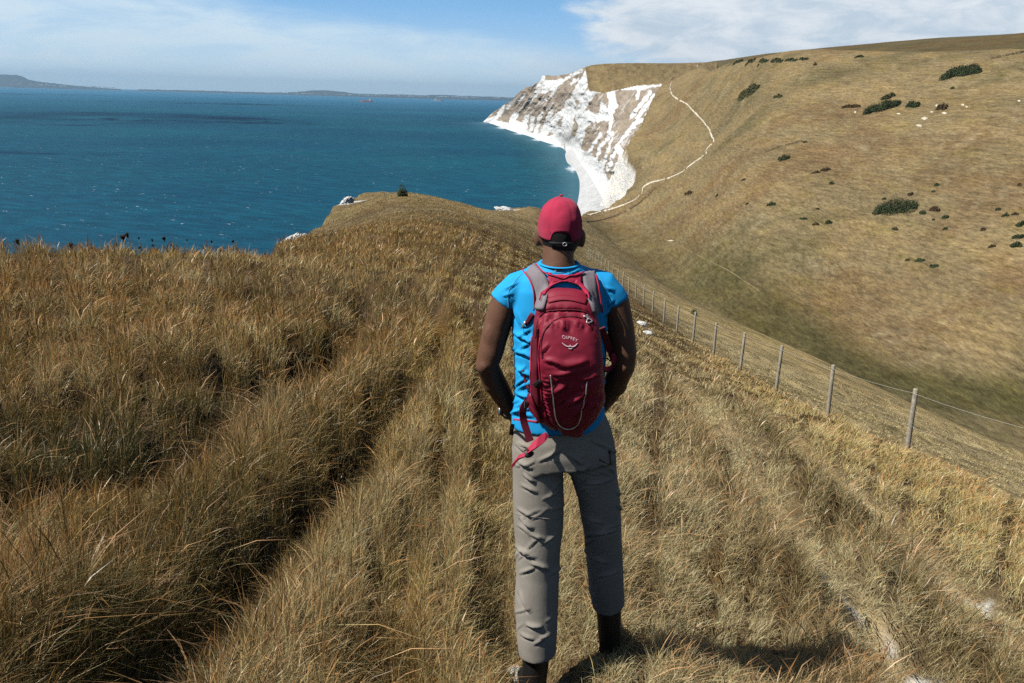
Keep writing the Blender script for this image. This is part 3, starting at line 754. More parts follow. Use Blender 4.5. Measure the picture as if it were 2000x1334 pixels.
    gw = np.maximum.reduce([np.exp(-(((P - HOLLOW) ** 2).sum(1)) / .95 ** 2), .6 * np.exp(-(((P - HOLLOW2) ** 2).sum(1)) / .7 ** 2), .45 * np.exp(-(((P - GREEN3) ** 2).sum(1)) / 1.2 ** 2),
                            .55 * np.exp(-((sdA + .26) / .26) ** 2) * (1 - sstep(r, 5.5, 8))])  # rut bank greened almost black, its shade painted into the blade colour
    col = col + (green - col) * (np.clip(gw * (1 + .5 * b), 0, .92))[:, None]
    col = col + (straw * .80 - col) * (out_ * .8)[:, None]
    strawk = sstep(b + .5 * e, .2, .6)
    return h, col, left, mid, right, tr_, beyond

def visible(P, z, m=60):
    x, y, dpt = project(np.column_stack([P, z]))
    return (dpt > .5) & (x > -m * 2) & (x < 2000 + m * 2) & (y < 1334 + 260) & (y > 300)
def sample(n, D0, D1, pw, r_):
    pxs = r_.uniform(-150, 2150, n); u = r_.uniform(0, 1, n)
    if abs(pw) < 1e-6: D = D0 * (D1 / D0) ** u
    else: D = (D0 ** pw + u * (D1 ** pw - D0 ** pw)) ** (1 / pw)
    x = (pxs - 1000) / FPX * (D * 1.0 + .55); return np.column_stack([x, D])
def grow(n, D0, D1, seed, hs=1.0, wmin=.0022, wk=.00072, pw=0.0, keepf=None, headp=.13):
    r_ = np.random.default_rng(seed)
    P = sample(n, D0, D1, pw, r_)
    # gather blades into tussocks
    cell = np.clip(P[:, 1] * .045, .09, .6)[:, None]
    g = np.floor(P / cell); hx = _h(g[:, 0].astype(np.int64), g[:, 1].astype(np.int64), g[:, 0].astype(np.int64) * 0, 5); hy = _h(g[:, 0].astype(np.int64), g[:, 1].astype(np.int64), g[:, 0].astype(np.int64) * 0 + 1, 6)
    ctr = (g + np.column_stack([hx, hy])) * cell
    P = P + (ctr - P) * r_.uniform(0, .55, (len(P), 1))
    r = np.hypot(P[:, 0], P[:, 1])
    ok = inpoly(P, coast) & (polydist(P, np.vstack([coast, coast[:1]]))[0] > .05)
    df, sf, _ = polydist(P, FENCE)
    ok &= (sf > 0) | (df < np.where(P[:, 1] < 40, 34.0, 6.0) * r_.uniform(0, 1, len(P)) ** .7)
    z = land_z(P[:, 0], P[:, 1])
    ok &= visible(P, z)
    ck = grid_at(CHK_GRID, P[:, 0], P[:, 1])
    ok &= r_.uniform(0, 1, len(P)) > np.clip(ck * 1.1, 0, .86)
    # trodden round the walker's feet
    P, z, r = P[ok], z[ok], r[ok]
    h, col, left, mid, right, tr_, beyond = zones(P, r)
    if keepf is not None:
        k = r_.uniform(0, 1, len(P)) < keepf(P, r, left, mid, right, tr_, beyond)
        P, z, r, h, col, left, mid, right, tr_, beyond = [q[k] for q in (P, z, r, h, col, left, mid, right, tr_, beyond)]
    n = len(P)
    foot = np.minimum.reduce([np.hypot(P[:, 0] - q.x, P[:, 1] - q.y) for q in (FOOT_L, FOOT_R)])
    h = h * np.clip(.35 + foot / .35, 0, 1)
    hh = h * r_.uniform(.5, 1.18, n) * hs
    P3 = np.column_stack([P, np.zeros(n)])
    ang = fbm(P3 * .9, 2, 111) * 2.4 + r_.normal(0, 1.7, n)
    wind = np.column_stack([np.cos(ang), np.sin(ang) * .8 - .15])
    ln = np.clip(np.abs(r_.normal(.30, .46, n)) + .22 * right + .25 * np.clip(fbm(P3 * 2.2, 2, 112), 0, 1), .02, 1.7)
    hd_ = (r_.uniform(0, 1, n) < headp * (1 + 1.2 * left)) & (hh > .12)
    hh = np.where(hd_, hh * r_.uniform(1.05, 1.4, n), hh)
    wdt = np.maximum(wmin, wk * r) * r_.uniform(.6, 1.35, n)
    vv = 1 + r_.normal(0, 1, (n, 1)) * (.36 - .24 * sstep(r, 9, 30))[:, None]; hv = r_.normal(0, .07, (n, 1))
    dead = (r_.uniform(0, 1, (n, 1)) < .17 + .10 * right[:, None])
    c = np.clip(col * vv * np.concatenate([1 + hv, 1 + 0 * hv, 1 - hv], 1), .008, .8)
    c = np.where(dead, np.array([.68, .55, .30]) * np.clip(vv, .6, 1.3), c)
    base = np.column_stack([P, z - .012])
    return blades(base, hh, wdt, wind, ln, c, hd_, seed + 1)
FOOT_L, FOOT_R = Vector(at(1048, 1302, 2.95)), Vector(at(1190, 1228, 3.18))
def join_grass(name, parts):
    off = 0; Vs, Qs, Ts, Cs = [], [], [], []
    for V, Q, T, C in parts:
        Vs.append(V); Qs.append(Q + off); Ts.append(T + off); Cs.append(C); off += len(V)
    return link(name, mesh_np(name, np.concatenate(Vs), [np.concatenate(Qs), np.concatenate(Ts)], True, M_GRASS, np.concatenate(Cs)))
GR = 1.0
parts = [grow(int(7000 * GR), 2.2, 10.0, 21, 1.35, .0024, .0006, 0.0, headp=1.0), grow(int(360000 * GR), 1.8, 11.0, 11, 1.0, .0021, .00050, 0.0),
         grow(int(190000 * GR), 9.0, 36.0, 12, 1.0, .003, .00048, 0.0),
         grow(int(190000 * GR), 28.0, 122.0, 13, .80, .004, .00045, 0.0, headp=.04)]
gr = join_grass("dry_grass", parts)
tag(gr, "long dry tussock grass, rust brown on the bank and straw gold by the fence", "grass", kind='stuff')
# ================================================================ WALKER AND BACKPACK
def tube_prim(pts, rad, seg=18, ref=(1, 0, 0), sup=2.0):
    """closed tapered tube; rad entries are r or (r_side, r_depth)"""
    P = [Vector(p) for p in pts]; n = len(P); V = []; F = []
    for i in range(n):
        t = (P[min(i + 1, n - 1)] - P[max(i - 1, 0)]).normalized()
        u = Vector(ref) - t * t.dot(Vector(ref))
        if u.length < .15: u = Vector((0, 1, 0)) - t * t.y
        u.normalize(); v = t.cross(u)
        ra, rb = rad[i] if hasattr(rad[i], '__len__') else (rad[i], rad[i])
        for k in range(seg):
            a = 2 * math.pi * k / seg; ca, sa = math.cos(a), math.sin(a)
            e = 2.0 / sup
            V.append(P[i] + u * (ra * math.copysign(abs(ca) ** e, ca)) + v * (rb * math.copysign(abs(sa) ** e, sa)))
    for i in range(n - 1):
        for k in range(seg):
            a, b = i * seg + k, i * seg + (k + 1) % seg
            F.append((a, b, b + seg, a + seg))
    F.append(tuple(range(seg))[::-1]); F.append(tuple(range((n - 1) * seg, n * seg)))
    return V, F
def ell_prim(c, r, rot=None, nu=20, nv=12):
    V, F = [], []
    for j in range(nv + 1):
        ph = math.pi * j / nv
        for i in range(nu):
            th = 2 * math.pi * i / nu
            p = Vector((r[0] * math.sin(ph) * math.cos(th), r[1] * math.sin(ph) * math.sin(th), r[2] * math.cos(ph)))
            if rot is not None: p = rot @ p
            V.append(Vector(c) + p)
    for j in range(nv):
        for i in range(nu):
            a, b = j * nu + i, j * nu + (i + 1) % nu
            F.append((a, a + nu, b + nu, b))
    return V, F
def merge(prims):
    V, F = [], []
    for v, f in prims:
        o = len(V); V += list(v); F += [tuple(i + o for i in q) for q in f]
    return V, F
def fused(name, prims, voxel, smooth=6, fac=.5):
    """one continuous skin grown round overlapping volumes"""
    V, F = merge(prims)
    o = bpy.data.objects.new("tmp", pymesh("tmp", V, F)); COL.objects.link(o)
    md = o.modifiers.new("r", 'REMESH'); md.mode = 'VOXEL'; md.voxel_size = voxel
    if smooth:
        s = o.modifiers.new("s", 'SMOOTH'); s.factor = fac; s.iterations = smooth
    dg = bpy.context.evaluated_depsgraph_get(); dg.update()
    me = bpy.data.meshes.new_from_object(o.evaluated_get(dg))
    bpy.data.objects.remove(o); me.name = name
    me.polygons.foreach_set('use_smooth', [True] * len(me.polygons))
    return me
def vco(me):
    a = np.empty(len(me.vertices) * 3, np.float32); me.vertices.foreach_get('co', a); return a.reshape(-1, 3).astype(float)
def vno(me):
    a = np.empty(len(me.vertices) * 3, np.float32); me.vertices.foreach_get('normal', a); return a.reshape(-1, 3).astype(float)
def displace(me, d):
    me.vertices.foreach_set('co', (vco(me) + vno(me) * np.asarray(d)[:, None]).astype(np.float32).ravel()); me.update()
def bvh_of(me):
    return BVHTree.FromPolygons([v.co for v in me.vertices], [tuple(p.vertices) for p in me.polygons])
def rc(b, px, py):
    h = b.ray_cast(CAM, ray(px, py).normalized())
    if h[0] is None:
        return None
    n = h[1]
    if n.dot(ray(px, py)) > 0: n = -n
    return h[0], n
def own(o_me, name, root, mat):
    o_me.materials.clear(); o_me.materials.append(mat)
    V = vco(o_me) - np.array(root.location); o_me.vertices.foreach_set('co', V.astype(np.float32).ravel()); o_me.update()
    o_me.name = name
    return link(name, o_me, root)
def on_surface_strip(b, line, half, lift=.004, thick=.003, steps=None, b2=None):
    """a strap laid on a surface: centre line traced as (col, row), half widths; follows the surface, has thickness"""
    line = np.array(line, float); seg = np.hypot(*(np.diff(line, axis=0).T)); L = np.concatenate([[0], np.cumsum(seg)])
    n = steps or max(3, int(L[-1] / 4)); s = np.linspace(0, L[-1], n)
    c = np.column_stack([np.interp(s, L, line[:, 0]), np.interp(s, L, line[:, 1])])
    hv = np.interp(s / L[-1], np.linspace(0, 1, len(half)), half) if hasattr(half, '__len__') else np.full(n, half)
    t = np.gradient(c, axis=0); t /= np.linalg.norm(t, axis=1)[:, None]; nr = np.column_stack([-t[:, 1], t[:, 0]])
    V, ok = [], []; m = 5; last = None
    for i in range(n):
        row = []
        for k in range(m):
            q = c[i] + nr[i] * hv[i] * (2 * k / (m - 1) - 1)
            h = None
            for bb in ([b] if b2 is None else [b, b2]):
                hh = rc(bb, *q)
                if hh and (h is None or (hh[0] - CAM).length < (h[0] - CAM).length): h = hh
            if h is None:
                d0 = last if last else 3.1
                h = (CAM + ray(*q).normalized() * d0, -ray(*q).normalized())
            last = (h[0] - CAM).length
            row.append((h[0] + h[1] * lift, h[1]))
        V.append(row)
    A_ = np.array([[tuple(p) for p, _ in r_] for r_ in V])
    for _ in range(3):
        A_[1:-1] = A_[1:-1] * .4 + (A_[:-2] + A_[2:]) * .3
    V = [[(Vector(A_[i, k]), V[i][k][1]) for k in range(m)] for i in range(n)]
    top = [p + nn * 0 for r_ in V for p, nn in r_]; bot = [p - nn * thick for r_ in V for p, nn in r_]
    F = []; N = n * m
    for i in range(n - 1):
        for k in range(m - 1):
            a = i * m + k
            F.append((a, a + 1, a + m + 1, a + m)); F.append((N + a, N + a + m, N + a + m + 1, N + a + 1))
        for k in (0, m - 1):
            a = i * m + k; q = (a, a + m, N + a + m, N + a); F.append(q if k == 0 else q[::-1])
    for i in (0, n - 1):
        for k in range(m - 1):
            a = i * m + k; q = (a, N + a, N + a + 1, a + 1); F.append(q if i == 0 else q[::-1])
    return top + bot, F
def on_surface_cord(b, line, r=.0022, lift=.002, step=3.0, b2=None):
    line = np.array(line, float); seg = np.hypot(*(np.diff(line, axis=0).T)); L = np.concatenate([[0], np.cumsum(seg)])
    n = max(3, int(L[-1] / step)); s = np.linspace(0, L[-1], n); P = []
    for q in np.column_stack([np.interp(s, L, line[:, 0]), np.interp(s, L, line[:, 1])]):
        hs = [h for h in (rc(bb, *q) for bb in ([b] if b2 is None else [b, b2])) if h]
        if hs:
            h = min(hs, key=lambda h: (h[0] - CAM).length); P.append(h[0] + h[1] * lift)
    A_ = np.array([tuple(p) for p in P])
    for _ in range(3):
        if len(A_) > 4: A_[1:-1] = A_[1:-1] * .4 + (A_[:-2] + A_[2:]) * .3
    return tube_prim([Vector(p) for p in A_], [r] * len(P), 6)
def spl(pts, n=60):
    """smooth curve through traced points"""
    p = np.array(pts, float); m = len(p); out = []
    for t in np.linspace(0, m - 1, n):
        i = min(int(t), m - 2); f = t - i
        p0, p1, p2, p3 = p[max(i - 1, 0)], p[i], p[i + 1], p[min(i + 2, m - 1)]
        out.append(.5 * (2 * p1 + (p2 - p0) * f + (2 * p0 - 5 * p1 + 4 * p2 - p3) * f ** 2 + (3 * p1 - p0 - 3 * p2 + p3) * f ** 3))
    return np.array(out)

def folds(P, L):
    """cloth folds: each a tapered crease with a raised lip, laid along a line on the garment"""
    x, y, _ = project(P); out = np.zeros(len(P))
    for x0, y0, x1, y1, amp, wd, bow in L:
        dx, dy = x1 - x0, y1 - y0; ln = math.hypot(dx, dy)
        t = ((x - x0) * dx + (y - y0) * dy) / ln ** 2; d = ((y - y0) * dx - (x - x0) * dy) / ln
        m = (t > -.1) & (t < 1.1); tq = np.clip(t[m], 0, 1); dd = d[m] - bow * 4 * tq * (1 - tq)
        tp_ = np.sin(math.pi * tq) ** .8
        out[m] += amp * tp_ * (np.exp(-((dd + wd * .9) / (wd * 1.3)) ** 2) - 1.15 * np.exp(-((dd - wd * .35) / (wd * .6)) ** 2))
    return out
def rand_folds(seed, n, xr, yr, ang, ln, amp, wd):
    r_ = np.random.default_rng(seed); L = []
    for _ in range(n):
        cx_, cy_ = r_.uniform(*xr), r_.uniform(*yr); a = math.radians(r_.choice([-1, 1]) * r_.uniform(*ang)); l_ = r_.uniform(*ln) / 2
        L.append((cx_ - l_ * math.cos(a), cy_ - l_ * math.sin(a), cx_ + l_ * math.cos(a), cy_ + l_ * math.sin(a), r_.uniform(*amp), r_.uniform(*wd), r_.normal(0, 2.5)))
    return L
M_SKIN = material("dark_skin", (.150, .074, .045), .55, .14, 30, .15, 160, spec=.22)
M_HAIR = material("black_hair", (.008, .007, .006), .8, .3, 200, .5, 400)
M_CAP = material("red_cap_cotton", (.42, .030, .072), .85, .10, 25, .25, 500, spec=.15, sheen=.1)
M_SHIRT = material("sky_blue_jersey", (.018, .36, .74), .75, .06, 18, .12, 500, spec=.2)
M_SEAM = material("pale_blue_seam", (.08, .46, .80), .7, .05, 20)
M_HEM = material("red_hem_trim", (.50, .05, .11), .7, .08, 30)
M_TROU = material("grey_brown_trouser_cotton", (.30, .270, .225), .9, .10, 14, .18, 420, spec=.15)
M_BOOT = material("black_boot_leather", (.012, .011, .010), .6, .3, 30, .3, 90)
M_PACK = material("crimson_nylon", (.240, .012, .032), .58, .10, 12, .10, 300, spec=.35)
M_PACKD = material("dark_crimson_nylon", (.130, .010, .022), .62, .12, 14, .10, 300, spec=.3)
M_PACKL = material("bright_crimson_webbing", (.42, .022, .060), .6, .08, 20, .15, 400)
M_GREYS = material("grey_strap_mesh", (.23, .20, .215), .85, .10, 60, .3, 700)
M_BLACK = material("black_webbing", (.010, .010, .011), .6, .2, 30)
M_SILV = material("silver_reflective", (.62, .60, .60), .35, .05, 30, spec=.6, metal=.6)
M_LOGO = material("pale_print", (.78, .52, .56), .6, .03, 30)
M_WATCH = material("watch_black", (.012, .012, .014), .3, .1, 30, spec=.6)

person = bpy.data.objects.new("person", None); COL.objects.link(person)
pr = at(1115, 1265, 3.05); person.location = (pr.x, pr.y, land_z(np.array([pr.x]), np.array([pr.y]))[0])
tag(person, "person from behind in red cap, blue t-shirt and grey trousers, standing on the ridge", "person")

def A(px, py, Y=3.0): return at(px, py, Y)
pxm = lambda px, py, Y: (at(px + 1, py, Y) - at(px, py, Y)).length     # metres per image column there

# ---- body: head, neck, torso, arms, hands and feet in one skin
HC = A(1094, 452, 3.03)                                               # head centre
prims = [ell_prim(HC, (.071, .093, .110)), ell_prim(HC + Vector((0, .035, -.060)), (.055, .066, .075)),
         ell_prim(HC + Vector((0, .100, -.030)), (.014, .020, .028)),    # nose
         ell_prim(HC + Vector((0, .088, -.075)), (.026, .014, .012)),    # lips
         ell_prim(HC + Vector((0, .078, -.108)), (.028, .022, .020)),    # chin
         ell_prim(HC + Vector((0, .088, .022)), (.052, .014, .012)),     # brow
         ell_prim(HC + Vector((-.030, .086, .003)), (.013, .010, .008)), ell_prim(HC + Vector((.030, .086, .003)), (.013, .010, .008))]
for sx, ex in ((-1, -.078), (1, .078)):
    prims.append(ell_prim(HC + Vector((ex, -.004, -.022)), (.012, .022, .033), Matrix.Rotation(-.25 * sx, 3, 'Z')))
prims.append(tube_prim([HC + Vector((0, .0, -.03)), A(1090, 490, 3.0), A(1090, 512, 2.99), A(1091, 540, 2.99)], [(.058, .064), (.0535, .062), (.056, .066), (.085, .08)], 24))
prims.append(tube_prim([A(1091, 535), A(1092, 570), A(1093, 640), A(1092, 740), A(1094, 830), A(1098, 880)], [(.10, .07), (.150, .09), (.150, .105), (.138, .10), (.14, .105), (.15, .11)], 24))
def limb(pts, rad): return tube_prim([A(*p) for p in pts], rad, 18)
prims.append(limb([(1005, 572, 3.0), (988, 590, 3.0), (970, 640, 2.995), (958, 690, 2.985), (951, 713, 2.985), (962, 738, 3.02), (980, 770, 3.06), (998, 800, 3.10), (1008, 815, 3.125)],
                  [.050, .054, .049, .0455, .043, .043, .040, .032, (.030, .024)]))
prims.append(limb([(1180, 568, 3.0), (1200, 590, 3.0), (1212, 640, 2.995), (1219, 690, 2.985), (1217, 716, 2.985), (1204, 742, 3.02), (1188, 770, 3.06), (1168, 798, 3.10), (1158, 812, 3.125)],
                  [.050, .054, .049, .0455, .043, .043, .040, .032, (.030, .024)]))
for sx, ex, ey in ((-1, 961, 664), (1, 1216, 664)):
    prims.append(ell_prim(A(ex, ey, 2.972), (.034, .030, .075)))              # back of the upper arm
for ex, ey in ((948, 714), (1220, 716)):
    prims.append(ell_prim(A(ex, ey, 2.962), (.024, .024, .026)))              # point of the elbow
for ex, ey in ((962, 742), (1205, 746)):
    prims.append(ell_prim(A(ex, ey, 3.02), (.040, .036, .055)))
def hand(wrist, fwd, inw, sx):
    """palm with four bent fingers and a thumb; resting on the front of the hip"""
    fwd, inw = Vector(fwd).normalized(), Vector(inw).normalized(); up = inw.cross(fwd).normalized() * sx
    out = [tube_prim([wrist, wrist + fwd * .035, wrist + fwd * .075, wrist + fwd * .095], [(.016, .026), (.016, .036), (.015, .040), (.013, .038)], 16, tuple(inw))]
    for k, (ln_, off) in enumerate(((.072, .030), (.080, .010), (.075, -.010), (.058, -.029))):
        b0 = wrist + fwd * .088 + up * off
        p1 = b0 + fwd * ln_ * .42 + inw * .006; p2 = p1 + fwd * ln_ * .28 + inw * .018; p3 = p2 + fwd * ln_ * .16 + inw * .024
        out.append(tube_prim([b0 - fwd * .02, b0, p1, p2, p3], [.009, .0095, .0088, .008, .0062], 10))
    tb = wrist + fwd * .03 + up * .032
    out.append(tube_prim([wrist + fwd * .015 + up * .012, tb, tb + fwd * .030 + up * .018 + inw * .01, tb + fwd * .056 + up * .022 + inw * .02], [.013, .012, .0105, .0075], 10))
    return out
prims += hand(A(1008, 815, 3.125), (.55, .62, -.55), (.6, -.75, .1), 1)
prims += hand(A(1158, 812, 3.125), (-.55, .62, -.55), (-.6, -.75, .1), -1)
for leg in ([(1055, 880, 3.0), (1052, 1050, 3.0), (1049, 1200, 2.98), (1047, 1290, 2.96)], [(1150, 880, 3.02), (1176, 1040, 3.09), (1187, 1160, 3.16), (1190, 1225, 3.19)]):
    prims.append(limb(leg, [.078, .054, .036, .030]))
body = own(fused("body", prims, .0062, 3), "body", person, M_SKIN)

# ---- hair below the cap
hv_, hf_ = ell_prim(HC + Vector((0, -.006, .0)), (.0715, .0935, .110), None, 40, 28)
V = []
for p in hv_:
    d = p - HC; 
    if d.z < 0: d = Vector((d.x * (1 + d.z * 1.3), d.y * (1 + max(0, -d.z - .03) * .6), d.z))
    if d.z < -.062: d = Vector((d.x * .90, d.y * .92, -.062 + (d.z + .062) * .2))
    if d.y > .03: d = Vector((d.x * .9, d.y * .80, d.z))
    V.append(HC + d)
own(pymesh("hair", V, hf_), "hair", person, M_HAIR)

# ---- cap
def cap_mesh():
    nu, nv = 72, 26; V = []; F = []
    C = HC + Vector((0, .002, .012))
    for j in range(nv + 1):
        for i in range(nu):
            th = 2 * math.pi * i / nu                      # 0 = +x, pi/2 = forward, 3pi/2 = back
            back = math.cos(th + math.pi / 2)              # 1 at the back
            sn = math.sin(th)
            low = -.020 - .024 * max(0, -sn) ** .7 if sn < 0 else -.020 + .012 * sn
            a_ = abs(((th - 1.5 * math.pi + math.pi) % (2 * math.pi)) - math.pi)
            if a_ < .50: low = max(low, -.044 + .036 * max(0, 1 - (a_ / .50) ** 4) ** .5)
            zb = low; top = .108
            t = j / nv
            z = zb + (top - zb) * math.sin(t * math.pi / 2)
            k = max(0.0, 1 - max(0, z) ** 2.5 / top ** 2.5) ** .5 if z > 0 else 1.0 - .10 * (z / .09) ** 2
            k = k if j < nv else 0.0
            rx, ry = .0770, .102
            p = Vector((rx * k * math.cos(th), ry * k * math.sin(th), z))
            seam = .0016 * math.exp(-((((th / (math.pi / 3) + .5) % 1) - .5) / .05) ** 2)
            p *= (1 - seam / .09)
            V.append(C + p)
    V = np.array(V); cen = np.array(C)
    d = fbm((V - cen) * np.array([16, 16, 22]), 3, 201) * .0042 + np.maximum(0, fbm((V - cen) * np.array([26, 20, 60]) + 5, 2, 202)) * .006 * sstep(V[:, 2] - cen[2], .05, .11)
    nrm = (V - cen); nrm /= np.linalg.norm(nrm, axis=1)[:, None] + 1e-9
    V = V + nrm * d[:, None]
    for j in range(nv):
        for i in range(nu):
            a, b = j * nu + i, j * nu + (i + 1) % nu; F.append((a, b, b + nu, a + nu))
    V = [Vector(v) for v in V]
    # inner skin so the cap has thickness
    n0 = len(V); V += [C + (p - C) * .965 for p in V]
    F += [tuple(n0 + k for k in f[::-1]) for f in F]
    for i in range(nu):
        b = (i + 1) % nu; F.append((i, n0 + i, n0 + b, b))
    return V, F, C
cv, cf, CC = cap_mesh()
rotc = Matrix.Rotation(math.radians(-4), 3, 'X')
cv = [CC + rotc @ (p - CC) for p in cv]
cap = own(pymesh("cap", cv, cf), "cap", person, M_CAP)
# brim, pointing away from the camera
BV, BF = [], []
for j in range(9):
    for i in range(25):
        a = math.radians(18 + 144 * i / 24); k = j / 8
        r1 = Vector((.080 * math.cos(a), .100 * math.sin(a), -.006)); r2 = Vector((.078 * math.cos(a), .10 * math.sin(a) + .078 * math.sin(a) ** .6, -.028 - .012 * math.cos(a) ** 2))
        BV.append(CC + r1 + (r2 - r1) * k)
for j in range(8):
    for i in range(24):
        a = j * 25 + i; BF.append((a, a + 1, a + 26, a + 25))
n0 = len(BV); BV += [p - Vector((0, 0, .004)) for p in BV]; BF += [tuple(n0 + k for k in f[::-1]) for f in BF]
for j in range(8):
    for e in (0, 24):
        a = j * 25 + e; BF.append((a, a + 25, n0 + a + 25, n0 + a))
for i in range(24):
    a = 8 * 25 + i; BF.append((a, a + 1, n0 + a + 1, n0 + a))
cap_loc = Vector(person.location)
brim = link("brim", pymesh("brim", [p - cap_loc for p in BV], BF, True, M_CAP), cap)
bt = ell_prim(CC + rotc @ Vector((0, 0, .112)), (.007, .007, .004), None, 12, 6)
link("button", pymesh("button", [p - cap_loc for p in bt[0]], bt[1], True, M_CAP), cap)
# strap across the opening with a small metal buckle
st_pts = [CC + rotc @ Vector((.079 * math.cos(a), .101 * math.sin(a), -.046)) for a in np.linspace(1.5 * math.pi - .55, 1.5 * math.pi + .55, 14)]
sv, sf = tube_prim(st_pts, [(.002, .0055)] * 14, 8, (0, -1, 0))
link("adjuster_strap", pymesh("adjuster_strap", [p - cap_loc for p in sv], sf, True, M_BLACK), cap)
bk = CC + rotc @ Vector((.012, -.104, -.047))
bv = merge([tube_prim([bk + Vector((.007 * math.cos(a), -.001, .006 * math.sin(a))) for a in np.linspace(0, 2 * math.pi, 17)], [.0012] * 17, 6)])
link("buckle", pymesh("buckle", [p - cap_loc for p in bv[0]], bv[1], True, M_SILV), cap)

# ---- t-shirt
S = []
rings = [(516, 1053, 1130, 2.99, .066), (524, 1038, 1145, 2.99, .080), (538, 1012, 1168, 2.995, .096), (556, 1000, 1184, 3.0, .110), (600, 999, 1189, 3.0, .120), (650, 1000, 1188, 3.0, .122), (700, 1003, 1185, 3.0, .117), (750, 1003, 1182, 3.0, .113), (790, 1001, 1182, 3.0, .115), (829, 1000, 1183, 3.0, .120)]
S.append(tube_prim([A((a + b) / 2, y, Y) for y, a, b, Y, d in rings], [((b - a) / 2 * pxm((a + b) / 2, y, Y), d) for y, a, b, Y, d in rings], 32, sup=2.3))
S.append(tube_prim([A(1036, 553), A(1010, 562), A(993, 578), A(983, 592)], [.052, .057, .057, .058], 24))
S.append(tube_prim([A(1150, 551), A(1176, 560), A(1190, 578), A(1199, 594)], [.052, .057, .057, .058], 24))
sh = fused("t_shirt", S, .0060, 6)
P = vco(sh); Pr = P - np.array(A(1092, 700))
FS = [(1000, 650, 1040, 672, .010, 3.5, 2), (1001, 690, 1042, 700, .011, 4, -2), (1003, 716, 1040, 738, .012, 3.5, 2), (1038, 742, 1002, 762, .010, 3.5, 2), (1002, 770, 1042, 778, .011, 4, 3), (1040, 788, 1002, 800, .010, 3.5, -2), (1002, 806, 1044, 815, .009, 3, 2),
      (1172, 660, 1192, 640, .008, 3, 1), (1176, 760, 1186, 740, .008, 3, 1), (1170, 800, 1186, 780, .008, 3, 1), (985, 566, 1012, 552, .006, 2.5, 2), (980, 580, 1004, 574, .006, 2.2, 1), (1180, 562, 1200, 570, .006, 2.5, 1), (1186, 600, 1200, 586, .007, 2.5, 1), (1180, 620, 1198, 596, .007, 2.5, 1),
      (1060, 527, 1085, 540, .004, 2, 1), (1110, 540, 1134, 526, .005, 2, 1), (1090, 545, 1128, 530, .004, 2, 1), (1000, 600, 1014, 640, .006, 3, 1), (1010, 610, 1030, 660, .006, 3, 2)]
FS += rand_folds(41, 16, (1000, 1044), (640, 820), (10, 45), (18, 44), (.004, .009), (2, 3.5))
gen_ = fbm(Pr * np.array([6, 6, 8]), 2, 214)
displace(sh, folds(P, FS) + gen_ * .006)
b_sh = bvh_of(sh)
shirt = own(sh, "t_shirt", person, M_SHIRT)
pl = Vector(person.location)
def child(name, prim, parent, mat, smooth=True):
    return link(name, pymesh(name, [p - pl for p in prim[0]], prim[1], smooth, mat), parent)
child("collar", tube_prim([A(1092, 513, 2.99) + Vector((.066 * math.cos(a), .072 * math.sin(a), .004 * math.sin(a) - .002)) for a in np.linspace(0, 2 * math.pi, 40)], [(.003, .007)] * 40, 8, (0, 0, 1)), shirt, M_SHIRT)
seams = [on_surface_cord(b_sh, spl(L), .0016, .0003) for L in ([(1020, 533), (1003, 553), (993, 570), (993, 600), (994, 640)], [(1165, 534), (1180, 560), (1184, 600), (1185, 630)], [(1043, 523), (1068, 531), (1092, 533), (1120, 531), (1141, 524)])]
child("seam", merge(seams), shirt, M_SEAM)
child("hanging_loop", on_surface_strip(b_sh, [(1085, 522), (1085.5, 531)], 2.2, .003, .002, 5), shirt, material("grey_loop", (.45, .45, .5), .7))
child("hem_trim", on_surface_strip(b_sh, [(1003, 819), (1030, 821), (1050, 824)], 1.8, .002, .002), shirt, M_HEM)

# ---- trousers
T = []
rg = [(818, 1003, 1180, 3.0, .106), (845, 999, 1192, 3.0, .122), (875, 998, 1200, 3.0, .128), (900, 1000, 1204, 3.0, .122)]
T.append(tube_prim([A((a + b) / 2, y, Y) for y, a, b, Y, d in rg], [((b - a) / 2 * pxm((a + b) / 2, y, Y), d) for y, a, b, Y, d in rg], 32, sup=2.4))
def legt(L): return tube_prim([A(c, y, Y) for y, c, w_, d, Y in L], [(w_ * pxm(c, y, Y), d) for y, c, w_, d, Y in L], 28)
LEG_L = [(870, 1049, 52.0, .105, 3.0), (905, 1050, 52.0, .104, 3.0), (960, 1050, 49.9, .096, 2.995), (1040, 1051, 46.8, .088, 2.99), (1120, 1050, 44.2, .082, 2.98), (1190, 1049, 42.6, .080, 2.965), (1245, 1048, 39.5, .080, 2.95), (1278, 1049, 36.4, .078, 2.945)]
LEG_R = [(865, 1150, 50, .105, 3.01), (900, 1154, 50, .104, 3.02), (960, 1169, 40, .094, 3.05), (1040, 1177, 37, .086, 3.09), (1095, 1181, 36, .082, 3.13), (1145, 1184, 35, .080, 3.16), (1178, 1189, 32, .076, 3.18)]
T += [legt(LEG_L), legt(LEG_R)]
tr = fused("trousers", T, .0062, 7)
P = vco(tr); Pr = P - np.array(A(1100, 900))
